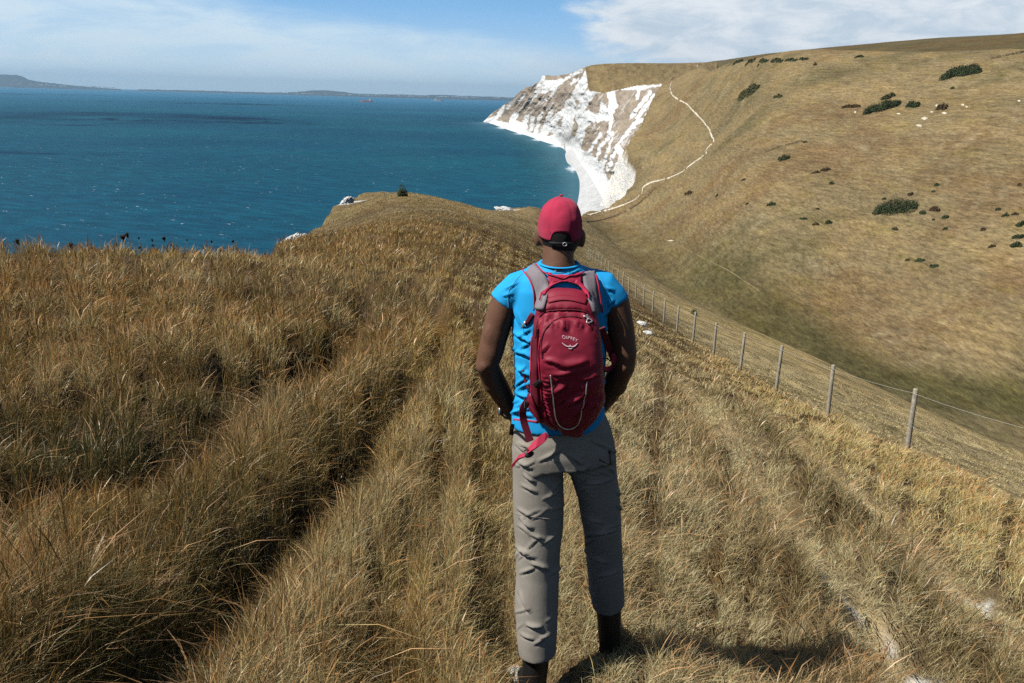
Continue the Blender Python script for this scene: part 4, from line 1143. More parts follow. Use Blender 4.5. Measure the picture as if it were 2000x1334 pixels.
FT = [(1020, 928, 1046, 944, .010, 3.2, 2), (1008, 995, 1042, 1012, .008, 3, 1), (1014, 1012, 1040, 1036, .012, 3.5, 2), (1010, 1074, 1046, 1093, .010, 3.2, 2), (1034, 1103, 1076, 1118, .011, 3.5, -2), (1012, 1124, 1050, 1108, .007, 3, 1), (1012, 1156, 1034, 1200, .010, 3.5, 2),
      (1026, 1222, 1060, 1228, .012, 3.5, 2), (1034, 1046, 1066, 1056, .008, 3, 1), (1058, 1066, 1090, 1044, .008, 3, 1), (1010, 866, 1040, 880, .008, 3, 1), (1006, 900, 1040, 918, .010, 3.2, 2), (1014, 950, 1050, 966, .009, 3, -1), (1054, 1250, 1080, 1240, .008, 3, 1), (1014, 1240, 1044, 1252, .009, 3, 1),
      (1050, 905, 1098, 880, .007, 3, 1), (1108, 888, 1140, 912, .009, 3.2, 1), (1120, 915, 1170, 930, .009, 3.2, 2), (1140, 948, 1200, 938, .010, 3.2, 2), (1140, 1010, 1176, 1024, .010, 3.4, 1), (1150, 1050, 1206, 1036, .009, 3.2, 2), (1150, 1090, 1190, 1104, .009, 3.2, 1), (1166, 1130, 1210, 1118, .009, 3.2, 1), (1150, 860, 1196, 880, .006, 3, 1)]
FT += rand_folds(51, 22, (1008, 1092), (870, 1262), (12, 48), (18, 52), (.003, .008), (2, 3.6)) + rand_folds(52, 20, (1120, 1212), (880, 1160), (12, 48), (18, 52), (.003, .008), (2, 3.6))
gen_ = fbm(Pr * np.array([5, 5, 5]) + 4, 2, 224)
displace(tr, folds(P, FT) + gen_ * .006)
b_tr = bvh_of(tr)
trous = own(tr, "trousers", person, M_TROU)
for L in ([(1004, 1003), (1030, 1008), (1060, 1012), (1094, 1016)], [(1134, 952), (1160, 962), (1190, 960), (1209, 954)]):
    child("knee_seam", on_surface_cord(b_tr, L, .0022, .0), trous, M_TROU)
child("pocket_zip", merge([on_surface_cord(b_tr, [(1190, 880), (1192, 905)], .003, .001), on_surface_cord(b_tr, [(1170, 897), (1192, 910), (1198, 905)], .0022, .001)]), trous, M_BLACK)
child("belt_loop", on_surface_strip(b_tr, [(1001, 828), (998, 850)], 4, .006, .004, 5), trous, M_BLACK)

# ---- boots
def boot(ank, heel, toe):
    ank, heel, toe = Vector(ank), Vector(heel), Vector(toe); fw = (toe - heel).normalized()
    pr_ = [tube_prim([ank + Vector((0, 0, .13)), ank, heel + fw * .05 + Vector((0, 0, .03))], [(.050, .055), (.052, .058), (.046, .055)], 18),
           tube_prim([heel + Vector((0, 0, .035)), heel + fw * .06 + Vector((0, 0, .045)), heel + fw * .15 + Vector((0, 0, .045)), heel + fw * .22 + Vector((0, 0, .035)), toe + Vector((0, 0, .028))], [(.036, .038), (.046, .048), (.05, .042), (.047, .034), (.022, .022)], 18),
           tube_prim([heel - fw * .005 + Vector((0, 0, .012)), heel + fw * .1 + Vector((0, 0, .010)), heel + fw * .2 + Vector((0, 0, .010)), toe + fw * .01 + Vector((0, 0, .012))], [(.042, .014), (.047, .013), (.052, .013), (.03, .012)], 16)]
    return fused("boot", pr_, .007, 3)
gz = lambda p: land_z(np.array([p.x]), np.array([p.y]))[0]
hl = A(1047, 1300, 2.90); hl.z = gz(hl) + .01; tl = hl + Vector((-.03, .27, 0)); tl.z = gz(tl) + .01
hr = A(1190, 1222, 3.14); hr.z = gz(hr) + .01; tr2 = hr + Vector((.07, .26, 0)); tr2.z = gz(tr2) + .01
own(boot(A(1048, 1278, 2.955), hl, tl), "boot", person, M_BOOT)
own(boot(A(1189, 1190, 3.185), hr, tr2), "boot", person, M_BOOT)

# ---- wristwatch on the left wrist
wc = A(996, 803, 3.10); wd = (A(1008, 815, 3.125) - A(980, 770, 3.06)).normalized()
u_ = wd.cross(Vector((0, 0, 1))).normalized(); v_ = wd.cross(u_)
wv = tube_prim([wc + u_ * .034 * math.cos(a) + v_ * .031 * math.sin(a) for a in np.linspace(0, 2 * math.pi, 28)], [(.004, .013)] * 28, 8, tuple(wd.cross(u_)))
wt = child("wristwatch", wv, person, M_WATCH)
fc_ = wc + Vector((-.034, -.008, .004))
child("watch_case", ell_prim(fc_, (.012, .019, .019), None, 20, 10), wt, M_WATCH)
child("watch_bezel", tube_prim([fc_ + Vector((-.006, .016 * math.cos(a), .016 * math.sin(a))) for a in np.linspace(0, 2 * math.pi, 24)], [.0022] * 24, 6), wt, M_SILV)

# ================================================================ BACKPACK
pack = bpy.data.objects.new("backpack", None); COL.objects.link(pack); pack.location = person.location
tag(pack, "crimson red backpack with grey shoulder straps worn on the back of the person", "backpack")
BR = [(574, 1072, 1142, 2.885, 2.835), (582, 1060, 1152, 2.885, 2.795), (600, 1049, 1163, 2.885, 2.760), (630, 1043, 1170, 2.885, 2.733), (665, 1039, 1175, 2.885, 2.713), (695, 1037, 1178, 2.885, 2.700), (735, 1036, 1180, 2.885, 2.716),
      (770, 1038, 1180, 2.885, 2.738), (793, 1043, 1176, 2.888, 2.760), (814, 1055, 1168, 2.89, 2.788), (829, 1073, 1152, 2.89, 2.815), (838, 1092, 1134, 2.89, 2.845)]
def packring(R, grow_=0.0):
    P, r_ = [], []
    for y, a, b, y0, y1 in R:
        Ym = (y0 + y1) / 2; P.append(A((a + b) / 2, y, Ym)); r_.append(((b - a) / 2 * pxm((a + b) / 2, y, Ym) + grow_, (y0 - y1) / 2 + grow_))
    return P, r_
P_, r_ = packring(BR)
bag = fused("pack_body", [tube_prim(P_, r_, 40, sup=2.9)], .0062, 3)
# front pocket panel, standing a little proud of the body
FP = [(628, 1068, 1150), (640, 1060, 1162), (665, 1055, 1170), (700, 1054, 1174), (740, 1058, 1172), (790, 1066, 1166), (825, 1080, 1152), (838, 1095, 1136)]
P = vco(bag); pxx, pyy, _ = project(P); front = P[:, 1] < np.interp(pyy, [b[0] for b in BR], [(b[3] + b[4]) / 2 for b in BR])
xl = np.interp(pyy, [f_[0] for f_ in FP], [f_[1] for f_ in FP]); xr = np.interp(pyy, [f_[0] for f_ in FP], [f_[2] for f_ in FP])
arch = 622 + ((pxx - 1110) / 52.0) ** 2 * 14
ins_ = sstep(pxx - xl, -2, 3) * sstep(xr - pxx, -2, 3) * sstep(pyy - arch, -1.5, 3) * front
Pr = P - np.array(A(1108, 700, 2.72))
ruch = np.sin(pyy * .85 + fbm(Pr * 30, 2, 231) * 3) * np.exp(-((pxx - 1069) / 9) ** 2) * sstep(pyy, 722, 738) * (1 - sstep(pyy, 806, 818)) * .0042
gath = fbm(np.column_stack([pxx / 7.0, pyy / 34.0, 0 * pxx]), 3, 232) * (np.exp(-((pyy - 618) / 14) ** 2) + .7 * np.exp(-((pyy - 640) / 9) ** 2)) * .010
crs_n = fbm(np.column_stack([(pxx * .45 + pyy) / 17.0, (pxx - pyy * .45) / 80.0, 0 * pxx]), 3, 233)
FB = [(1078, 766, 1110, 748, .012, 4, 2), (1104, 792, 1146, 764, .014, 4.5, 2), (1112, 812, 1146, 780, .012, 4, 2), (1080, 732, 1116, 726, .010, 4, 1), (1086, 718, 1150, 706, .008, 5, 3), (1060, 706, 1100, 716, .010, 4, -2), (1084, 790, 1104, 776, .008, 3.5, 1), (1130, 744, 1172, 728, .009, 4, 2), (1146, 800, 1172, 772, .009, 4, 1), (1060, 690, 1076, 672, .007, 3, 1),
      (1064, 640, 1070, 622, .006, 2.5, 1), (1090, 648, 1092, 626, .006, 2.2, 0), (1100, 646, 1104, 626, .006, 2.2, 0), (1128, 640, 1132, 622, .006, 2.2, 0), (1108, 612, 1112, 600, .005, 2, 0)]
crs = (folds(P, FB) + crs_n * .008 * sstep(pyy, 685, 730)) * front
gen = fbm(Pr * 11, 4, 234) * .006
lidgap = -.010 * np.exp(-((pyy - (606 + ((pxx - 1104) / 50) ** 4 * 10)) / 2.6) ** 2) * front * (np.abs(pxx - 1104) < 54)
pip = -.008 * np.exp(-((pxx - (xl - 7)) / 2.0) ** 2) * front * sstep(pyy, 620, 640)
displace(bag, .011 * ins_ + ruch * front + gath * front * 1.0 + crs + gen + lidgap + pip)
b_bag = bvh_of(bag)
bagobj = own(bag, "pack_body", pack, M_PACK)
child("zip_line", merge([on_surface_cord(b_bag, spl([(1060, 700), (1057, 668), (1066, 642), (1090, 622), (1112, 618), (1140, 622), (1158, 640), (1168, 662)]), .0026, .001),
                         on_surface_cord(b_bag, spl([(1047, 660), (1050, 628), (1062, 610), (1090, 605), (1125, 605), (1148, 611), (1158, 630)]), .0032, .0015)]), bagobj, M_PACKD)
child("side_panel", on_surface_strip(b_bag, spl([(1047, 640), (1044, 700), (1045, 760), (1050, 800), (1058, 822)], 30), [4, 6, 7, 6, 4], .003, .004), pack, M_PACKD)
child("piping", merge([on_surface_cord(b_bag, spl([(1041, 645), (1038, 700), (1038, 750), (1044, 795), (1056, 825)]), .0025, .003), on_surface_cord(b_bag, spl([(1056, 660), (1053, 700), (1056, 740), (1060, 780), (1066, 815)]), .0026, .003)]), pack, M_PACKL)
child("reflective_cord", on_surface_cord(b_bag, spl([(1075.5, 732), (1079, 760), (1083, 795), (1087, 820), (1097, 833), (1110, 837), (1124, 832), (1132, 820), (1138, 795), (1143, 770), (1146, 745)], 90), .0022, .004), pack, M_SILV)
# zip pulls
child("zip_pull", merge([on_surface_cord(b_bag, [(1149 + 4.6 * math.cos(a), 628 + 4.6 * math.sin(a)) for a in np.linspace(0, 2 * math.pi, 18)], .0021, .007, 1.5), on_surface_cord(b_bag, [(1141, 618), (1147, 619), (1146, 624)], .0026, .006, 1.5), on_surface_cord(b_bag, [(1144, 616), (1150, 621)], .002, .007, 1.5)]), pack, M_SILV)
# emblem: arched lettering over a pair of spread wings
fc2 = bpy.data.curves.new("lettering", 'FONT'); fc2.body = "OSPREY"; fc2.size = 1.0; fc2.space_character = 1.12
fo2 = bpy.data.objects.new("lettering", fc2); COL.objects.link(fo2)
dg = bpy.context.evaluated_depsgraph_get(); dg.update()
tm = bpy.data.meshes.new_from_object(fo2.evaluated_get(dg)); bpy.data.objects.remove(fo2)
tv = vco(tm); tw = tv[:, 0].max(); LV = []; zz = tv[:, 1]
for x, y in tv[:, :2]:
    f_ = x / tw; a = math.radians(-24 + 48 * f_)
    big = 1.35 if f_ < .17 else 1.0
    cx_, cy_ = 1113, 696; rad_ = 33.5 + y * 8.2 * big
    px_, py_ = cx_ + rad_ * math.sin(a), cy_ - rad_ * math.cos(a) + (f_ - .5) * 6
    h = rc(b_bag, px_, py_); LV.append(h[0] + h[1] * .0025 if h else at(px_, py_, 2.7))
lf = [tuple(p.vertices) for p in tm.polygons]
n0 = len(LV); LV2 = [p + Vector((0, .003, 0)) for p in LV]
child("lettering", (LV + LV2, lf + [tuple(n0 + k for k in f_[::-1]) for f_ in lf]), pack, M_LOGO, False)
wing = merge([on_surface_strip(b_bag, spl([(1098, 669.5), (1103, 674), (1109, 677), (1113, 676), (1118, 677.5), (1124, 675), (1128, 670)], 40), [.5, 1.1, 1.3, .9, 1.3, 1.1, .5], .003, .002, 30),
              on_surface_strip(b_bag, [(1113.5, 673.5), (1114, 678)], [.6, 1.2], .003, .002, 5), on_surface_strip(b_bag, [(1110.5, 680), (1114, 681.8), (1118, 680.3)], [.5, 1.2, .5], .003, .002, 8)])
child("wing_emblem", wing, pack, M_LOGO)
# harness: yoke with two grey straps, red bridge and a grab-handle opening
child("shoulder_strap", on_surface_strip(b_sh, spl([(1036, 527), (1050, 540), (1058, 558), (1058, 580), (1054, 604)], 40), [12, 14, 15, 12, 9], .010, .009, b2=b_bag), pack, M_GREYS)
child("shoulder_strap", on_surface_strip(b_sh, spl([(1148, 533), (1150, 548), (1153, 565), (1158, 585), (1164, 610)], 40), [13, 13, 11, 9, 7], .010, .009, b2=b_bag), pack, M_GREYS)
child("yoke", on_surface_strip(b_sh, spl([(1072, 547), (1090, 544.5), (1105, 545), (1120, 546), (1134, 545)], 30), [11, 7.5, 6.5, 7.5, 10], .012, .008), pack, M_PACKL)
child("yoke_arm", on_surface_strip(b_sh, spl([(1083, 551), (1072, 562), (1064, 578)], 16), 3.2, .014, .008, b2=b_bag), pack, M_PACKL)
child("yoke_arm", on_surface_strip(b_sh, spl([(1122, 551), (1135, 560), (1146, 579)], 16), 3.2, .014, .008, b2=b_bag), pack, M_PACKL)
edges = [spl([(1023, 532), (1036, 545), (1044, 565), (1046, 590), (1045, 606)]), spl([(1049, 521), (1066, 536), (1085, 541), (1105, 541), (1125, 540), (1137, 535)]), spl([(1160, 541), (1164, 560), (1168, 585), (1172, 610)]), spl([(1059, 590), (1068, 568), (1084, 555), (1102, 550), (1122, 556), (1138, 566), (1148, 588)])]
child("strap_binding", merge([on_surface_cord(b_sh, e, .0028, .014, b2=b_bag) for e in edges]), pack, M_PACKL)
child("grab_handle", on_surface_strip(b_bag, spl([(1070, 588), (1090, 583), (1115, 583), (1145, 590)], 24), 5.0, .004, .004, b2=b_sh), pack, M_PACK)
# side strap with metal clip, top left
child("load_strap", on_surface_strip(b_sh, [(1041, 612), (1034, 624), (1027, 634)], [4, 4, 3], .008, .005, b2=b_bag), pack, M_PACKD)
child("metal_clip", on_surface_strip(b_sh, [(1029, 627), (1024, 634), (1020, 642)], [1.6, 2.6, 1.5], .012, .004, b2=b_bag), pack, M_SILV)
child("lower_strap", on_surface_strip(b_sh, [(1021, 722), (1027, 745), (1034, 765)], 2.0, .004, .003, b2=b_bag), pack, M_PACKD)
# hip belt wing, hanging hip strap with buckle
child("hip_wing", on_surface_strip(b_bag, [(1058, 742), (1046, 752), (1034, 762)], [2.5, 4, 2], .009, .004, b2=b_sh), pack, M_BLACK)
child("hip_panel", on_surface_strip(b_sh, spl([(1036, 770), (1040, 790), (1050, 808), (1056, 822)], 20), [5, 8, 7, 4], .012, .006, b2=b_bag), pack, M_PACK)
hb = [A(1030, 784, 2.84), A(1021, 800, 2.83), A(1023, 822, 2.83), A(1030, 845, 2.82), A(1036, 862, 2.81)]
def ribbon(P, wdt, side, thick=.003):
    P = [Vector(p) for p in P]; V, F = [], []
    for i, p in enumerate(P):
        t = (P[min(i + 1, len(P) - 1)] - P[max(i - 1, 0)]).normalized(); s = (Vector(side) - t * t.dot(Vector(side))).normalized(); nn_ = t.cross(s)
        ww = wdt[i] if hasattr(wdt, '__len__') else wdt
        V += [p - s * ww + nn_ * thick, p + s * ww + nn_ * thick, p + s * ww - nn_ * thick, p - s * ww - nn_ * thick]
    for i in range(len(P) - 1):
        for k in range(4):
            a, b = i * 4 + k, i * 4 + (k + 1) % 4; F.append((a, b, b + 4, a + 4))
    F += [(3, 2, 1, 0), tuple(len(V) - 4 + k for k in range(4))]
    return V, F
child("hip_strap", ribbon([Vector(p) for p in np.array(spl([tuple(p) for p in hb], 14))], .0125, (1, .35, 0)), pack, M_PACKD, False)
child("strap_tail", ribbon([A(1069, 848, 2.80), A(1058, 858, 2.79), A(1044, 870, 2.785), A(1030, 883, 2.79)], [.009, .014, .013, .008], (.5, .4, .9)), pack, M_PACKL, False)
child("strap_tail", ribbon([A(1026, 888, 2.80), A(1014, 893, 2.80), A(1006, 902, 2.81), A(1001, 911, 2.82)], [.007, .009, .010, .010], (.6, .4, .7)), pack, M_PACKL, False)
child("strap_buckle", merge([ell_prim(A(1034, 888, 2.795), (.018, .010, .010), Matrix.Rotation(-.5, 3, 'Y'), 10, 6), tube_prim([A(1024, 880, 2.785), A(1030, 878, 2.785), A(1036, 881, 2.785)], [.0028] * 3, 6)]), pack, M_BLACK)
child("strap_buckle", merge([tube_prim([A(1026, 782, 2.83), A(1030, 786, 2.825), A(1030, 796, 2.825), A(1025, 797, 2.83), A(1025, 784, 2.83)], [.003] * 5, 6)]), pack, M_BLACK)
# lower shoulder strap on the right side, seen between arm and pack
child("webbing", ribbon([A(1176, 640, 2.90), A(1184, 662, 2.93), A(1193, 690, 2.96), A(1199, 706, 2.98)], [.010, .011, .011, .010], (1, .2, .1)), pack, M_PACKD, False)
child("webbing", ribbon([A(1197, 690, 2.95), A(1200, 702, 2.955), A(1199, 714, 2.96)], [.006, .011, .008], (1, .2, 0)), pack, M_PACKL, False)
child("webbing", ribbon([A(1172, 715, 2.90), A(1184, 722, 2.92), A(1196, 718, 2.95)], [.008, .010, .008], (0, .2, 1)), pack, M_PACKL, False)
child("elastic_cord", tube_prim([A(*p) for p in ((1176, 700, 2.90), (1186, 700, 2.90), (1196, 708, 2.92), (1198, 718, 2.93), (1190, 727, 2.92), (1178, 724, 2.9))], [.0024] * 6, 6), pack, M_BLACK)
# ================================================================ FENCE
M_POST = material("weathered_grey_post", (.36, .315, .235), .95, .35, 18, .5, 60)
M_WIRE = material("galvanised_wire", (.50, .46, .36), .55, .1, 10, metal=.2)
fence = bpy.data.objects.new("wire_fence", None); COL.objects.link(fence)
fence.location = post_top[1] - Vector((0, 0, POST_H))
tag(fence, "post and wire fence running down the ridge above the dry valley", "fence")
def post_mesh(r_, h_, seed):
    V, F = tube_prim([(0, 0, -.3), (0, 0, .2), (0, 0, h_ * .6), (0, 0, h_ - .012), (0, 0, h_)], [r_ * 1.05, r_, r_, r_ * .97, r_ * .8], 14)
    V = np.array(V); V[:, :2] *= (1 + .09 * fbm(np.column_stack([V[:, :2] * 30, V[:, 2:] * 5]), 3, seed))[:, None]
    return pymesh("post", V, F, True, M_POST)
pm = [post_mesh(.037, POST_H, 300 + k) for k in range(4)]
pr_ = np.random.default_rng(5)
for i, p in enumerate(post_top):
    o = link("post", pm[i % 4], fence); o.location = p - Vector((0, 0, POST_H)) - fence.location
    o.rotation_euler = (pr_.normal(0, .014), pr_.normal(0, .014), pr_.uniform(0, 6))
    if i >= 1: o.location.z += 0
def wire(dz, sag, r_):
    P, R_ = [], []
    for i in range(len(post_top) - 1):
        a, b = post_top[i], post_top[i + 1]
        for k in range(7):
            t = k / 7; q = a.lerp(b, t); q.z += -dz - sag * 4 * t * (1 - t); q.x -= .055
            P.append(q - fence.location); R_.append(max(r_, q.y * .00007))
    return tube_prim(P, R_, 5)
for dz, sg, rr_ in ((.06, .03, .0030), (.55, .04, .0016)):
    w_ = wire(dz, sg, rr_); link("wire", pymesh("wire", w_[0], w_[1], True, M_WIRE), fence)

# ================================================================ PATHS ON THE HILLSIDE
M_PATH = material("chalky_footpath", (.60, .53, .40), .95, .25, .2)
def hill_path(L, half, lift, name="path", mat=M_PATH, wob=1.0, seed=1, gap=True):
    c = spl(L, max(60, int(len(L) * 18)))
    n = len(c); c[:, 0] += fbm(np.column_stack([c / 4.0, np.full(n, seed)]), 3, seed) * wob; hw_ = np.interp(np.linspace(0, 1, n), np.linspace(0, 1, len(half)), half)
    hw_ = hw_ * (1 + .9 * fbm(np.column_stack([c / 3.0, np.full(n, seed + 3.)]), 2, seed + 1))
    t = np.gradient(c, axis=0); t /= np.linalg.norm(t, axis=1)[:, None] + 1e-9; nr = np.column_stack([-t[:, 1], t[:, 0]])
    V, F, prev = [], [], None
    for i in range(n):
        row = []
        for s in (-1, 1):
            h = hit(*(c[i] + nr[i] * hw_[i] * s))
            row.append(None if h[0] is None else h[0] + Vector((0, 0, lift)) - (CM.to_3x3() @ Vector((0, 0, -1))) * lift)
        if None in row or (gap and fbm(np.array([[c[i][0] / 5.0, c[i][1] / 5.0, seed]]), 2, seed + 9)[0] > .52): prev = None; continue
        k = len(V); V += [row[0], row[1], row[1] - Vector((0, 0, lift * 2.5)), row[0] - Vector((0, 0, lift * 2.5))]
        if prev is not None:
            a = prev
            if (V[a] - V[k]).length < 80:
                F += [(a, a + 1, k + 1, k), (a + 1, a + 2, k + 2, k + 1), (a + 3, a, k, k + 3)]
        prev = k
    if not F: return None
    return tag(link(name, pymesh(name, V, F, True, mat)), kind='structure')
hill_path([(1313, 160), (1309, 170), (1312, 183), (1317, 190), (1329, 197), (1344, 206), (1352, 216), (1362, 226), (1370, 234), (1377, 243), (1385, 253), (1388, 262), (1393, 272), (1392, 279), (1384, 288), (1379, 294), (1378, 300), (1368, 309), (1350, 321), (1332, 336), (1308, 347)], [.4, .75, 1.2, .65, 1.1, .65, .85, 1.35, .55, .55, 1.0, .55, .45], .25, wob=1.8)
M_PATH2 = material("trodden_grass_path", (.225, .178, .088), .95, .25, .2)
hill_path([(1384, 296), (1366, 314), (1345, 329), (1318, 345)], [.7, .7], .2, mat=M_PATH2, seed=5)
hill_path([(1308, 347), (1290, 352), (1270, 357), (1256, 366), (1254, 374), (1252, 380), (1236, 392), (1212, 402), (1180, 412), (1148, 421)], [.6, .9, 1.0, .6, 1.2, 1.2], .2, mat=M_PATH, seed=7)
M_DARKP = material("sunken_track_earth", (.10, .072, .035), .95, .3, .3)
hill_path([(1282, 366), (1262, 384), (1240, 402), (1205, 420), (1172, 430), (1146, 433)], [.6, 1.0, 1.0, .8], .15, mat=M_DARKP, seed=9)
hill_path([(1240, 424), (1256, 436), (1276, 452)], [.5, .6], .08, mat=M_PATH2, seed=11)
hill_path([(1325, 478), (1362, 498), (1398, 516), (1425, 530), (1452, 548), (1485, 570)], [.5, .35, .6, .3], .06, mat=M_PATH2, seed=13)
hill_path([(1312, 156), (1318, 147), (1322, 140)], [.6, .5], .3, mat=M_DARKP, seed=15)
hill_path([(1495, 297), (1520, 288), (1545, 281), (1570, 275)], [.8, 1.0], .2, mat=M_DARKP, seed=17)
hill_path([(1935, 115), (1965, 108), (1998, 101), (2040, 92)], [1.2, 1.4], .2, mat=M_DARKP, seed=19)

# scars of bare chalk on the hillside
def scar(px, py, w_, h_, seed):
    r_ = np.random.default_rng(seed); V, F = [], []
    c = hit(px, py)[0]
    if c is None: return
    n = 14; top = []
    for k in range(n):
        a = 2 * math.pi * k / n; f_ = r_.uniform(.5, 1.1)
        h = hit(px + w_ / 2 * f_ * math.cos(a), py + h_ / 2 * f_ * math.sin(a))[0]
        if h is None or (h - c).length > 60: return
        top.append(h + Vector((0, -.12, .12)))
    V = [c + Vector((0, -.2, .25))] + top + [p - Vector((0, 0, .5)) for p in top]
    for k in range(n):
        b = (k + 1) % n; F += [(0, 1 + b, 1 + k), (1 + k, 1 + b, 1 + n + b, 1 + n + k)]
    tag(link("chalk_scar", pymesh("chalk_scar", V, F, True, M_PATH)), kind='structure')
for k, (a, b, c_, d_) in enumerate(((1795, 245, 15, 5), (1806, 231, 14, 6), (1844, 221, 12, 4), (1727, 212, 9, 4), (1670, 219, 7, 4), (1309, 470, 15, 2), (1830, 206, 7, 4), (1880, 205, 8, 3), (1888, 209, 6, 3), (1820, 219, 8, 2), (1990, 197, 6, 3), (1755, 222, 8, 2))):
    scar(a, b, c_, d_, 400 + k)

# ================================================================ GORSE BUSHES AND SHRUBS
M_GORSE = [material("dark_gorse_foliage", (.044, .060, .024), .9, .35, 1.2), material("olive_scrub_foliage", (.080, .082, .032), .9, .35, 1.2), material("brown_scrub_foliage", (.085, .055, .025), .9, .35, 1.2)]
def bush(px, py, w_, h_, tilt, seed, mat, label, group, name="gorse_bush", tall=.55):
    """low mass of leaf sprays on branching stems: width and height in image units at the ground it stands on"""
    hh = hit(px, py + h_ * .3)
    if hh[0] is None: return
    c = hh[0]; dep = (c - CAM).length; s = dep / FPX
    W = w_ * s / 2; Hh = h_ * s * tall * 1.25
    r_ = np.random.default_rng(seed)
    ex = Vector((1, 0, 0))
    nl = int(np.clip(w_ / 4, 3, 13)); lob = []
    for k in range(nl):
        f_ = (k + .5) / nl * 2 - 1
        q_ = hit(px + f_ * w_ * .42, py + h_ * .3 - f_ * tilt + r_.normal(0, h_ * .08))[0]
        if q_ is None or (q_ - c).length > W * 4: q_ = c + Vector((f_ * W * .8, 0, 0))
        lob.append((q_.x - c.x, q_.y - c.y, max(h_ * s * .38, W * r_.uniform(.22, .36)) * (1.15 - .5 * abs(f_)) * (1.0 if nl > 3 else 1.5), Hh * r_.uniform(.7, 1.1) * (1.15 - .5 * abs(f_))))
    n = int(np.clip(w_ * h_ * 3.2, 220, 5200)); V = np.empty((n, 4, 3))
    leaf = max(.10, s * 1.9)
    for i in range(n):
        lx, ly, lr, lh = lob[r_.integers(nl)]
        a, b = r_.uniform(0, 2 * math.pi), math.acos(r_.uniform(0, 1)); k = r_.uniform(.5, 1.02) ** .6
        X, Y_ = lx + lr * k * math.sin(b) * math.cos(a), ly + lr * k * math.sin(b) * math.sin(a)
        gx_, gy_ = c.x + X, c.y + Y_
        Zg = land_z(np.array([gx_]), np.array([gy_]))[0] + lh * k * math.cos(b) * r_.uniform(.85, 1.1) + tilt * 0
        nrm = Vector((math.sin(b) * math.cos(a) + r_.normal(0, .5), math.sin(b) * math.sin(a) + r_.normal(0, .5), math.cos(b) + r_.normal(0, .5))).normalized()
        u = nrm.orthogonal().normalized(); v = nrm.cross(u); L = leaf * r_.uniform(.5, 1.2)
        q = Vector((gx_, gy_, Zg))
        for m_, (p1, p2) in enumerate(((-1, -.5), (1, -.6), (.7, .8), (-.6, .7))): V[i, m_] = q + u * p1 * L * .5 + v * p2 * L * .5
    base = np.array(c)
    root = bpy.data.objects.new(name, None); COL.objects.link(root); root.location = c
    link("foliage", mesh_np("foliage", V.reshape(-1, 3) - base, np.arange(n * 4).reshape(n, 4), False, mat), root)
    st = []
    for lx, ly, lr, lh in lob[nl // 2:nl // 2 + 1]:
        gx_, gy_ = c.x + lx * .8, c.y + ly * .8; z_ = land_z(np.array([gx_]), np.array([gy_]))[0]
        st.append(tube_prim([Vector((gx_, gy_, z_ - .2)) - c, Vector((gx_, gy_, z_ + lh * .45)) - c, Vector((c.x + lx, c.y + ly, z_ + lh * .75)) - c], [lr * .08 + .01, lr * .05 + .008, .006], 6))
    stm = merge(st); link("stem", pymesh("stem", stm[0], stm[1], True, M_DARKP), root)
    tag(root, label, "bush", group)
GG = "gorse bushes on the far hillside"
big = [(1877, 139, 82, 24, 0, "long dark gorse thicket high on the hillside just under the right end of the brow"),
       (1462, 178, 44, 18, 1, "olive green gorse thicket high on the slope, right of the top of the white path"),
       (1722, 208, 76, 20, 0, "long dark gorse thicket beside bare white chalk scars, middle of the high slope"),
       (1734, 188, 30, 11, 1, "short olive gorse bush directly above the long dark thicket by the chalk scars"),
       (1783, 204, 28, 15, 0, "round dark gorse bush between the long thicket and the chalk scars"),
       (1839, 209, 25, 12, 2, "brown bush among the white chalk scars high on the slope"),
       (1748, 402, 90, 32, 0, "biggest dark green gorse patch, alone in the middle of the lower hillside"),
       (1531, 308, 26, 11, 0, "single dark gorse bush in the open slope right of the bend in the white path"),
       (1662, 207, 40, 8, 2, "faint brownish scrub left of the long dark thicket by the chalk scars"),
       (1519, 188, 20, 8, 1, "faint olive scrub tuft right of the olive thicket high on the slope"),
       (1593, 336, 20, 6, 2, "left half of the thin brown scrub line in the middle of the slope"),
       (1612, 331, 22, 8, 2, "right half of the thin brown scrub line in the middle of the slope"),
       (1994, 436, 20, 12, 0, "dark bush cut by the right picture edge, topmost of its cluster"),
       (1988, 462, 26, 10, 0, "dark bush near the right picture edge, middle of its cluster"),
       (1984, 478, 24, 12, 0, "dark bush near the right picture edge, lowest of its cluster"),
       (1937, 482, 17, 7, 2, "flat brown bush left of the dark cluster at the right picture edge"),
       (1678, 110, 22, 5, 0, "dark bush sitting on the brow of the hill, away from the hedge line"),
       (1344, 377, 19, 8, 2, "lone brown bush below the white path, left side of the lower slope")]
for k, (a, b, c_, d_, m_, lb) in enumerate(big): bush(a, b, c_, d_, {0: 7, 1: 9, 2: 9, 3: 4, 6: 5}.get(k, 1), 500 + k, M_GORSE[m_], lb, GG)
small = [(1506, 399, 20, 8), (1452, 351, 9, 3), (1624, 358, 9, 5), (1569, 427, 17, 5), (1593, 438, 15, 6), (1618, 434, 13, 7), (1748, 447, 12, 6), (1778, 379, 10, 6), (1727, 388, 9, 4), (1802, 415, 12, 7), (1825, 409, 22, 9), (1846, 424, 12, 7),
         (1846, 447, 9, 5), (1920, 448, 9, 6), (1829, 361, 11, 5), (1823, 374, 8, 3), (1991, 361, 7, 4), (1949, 409, 11, 5), (1963, 421, 17, 6), (1982, 418, 14, 5), (1572, 277, 8, 4), (1860, 172, 7, 4), (1592, 126, 6, 4), (1400, 382, 5, 3), (1459, 398, 5, 3), (1772, 508, 10, 4), (1796, 508, 22, 7), (1824, 519, 20, 7), (1597, 408, 7, 3), (1823, 429, 5, 3)]
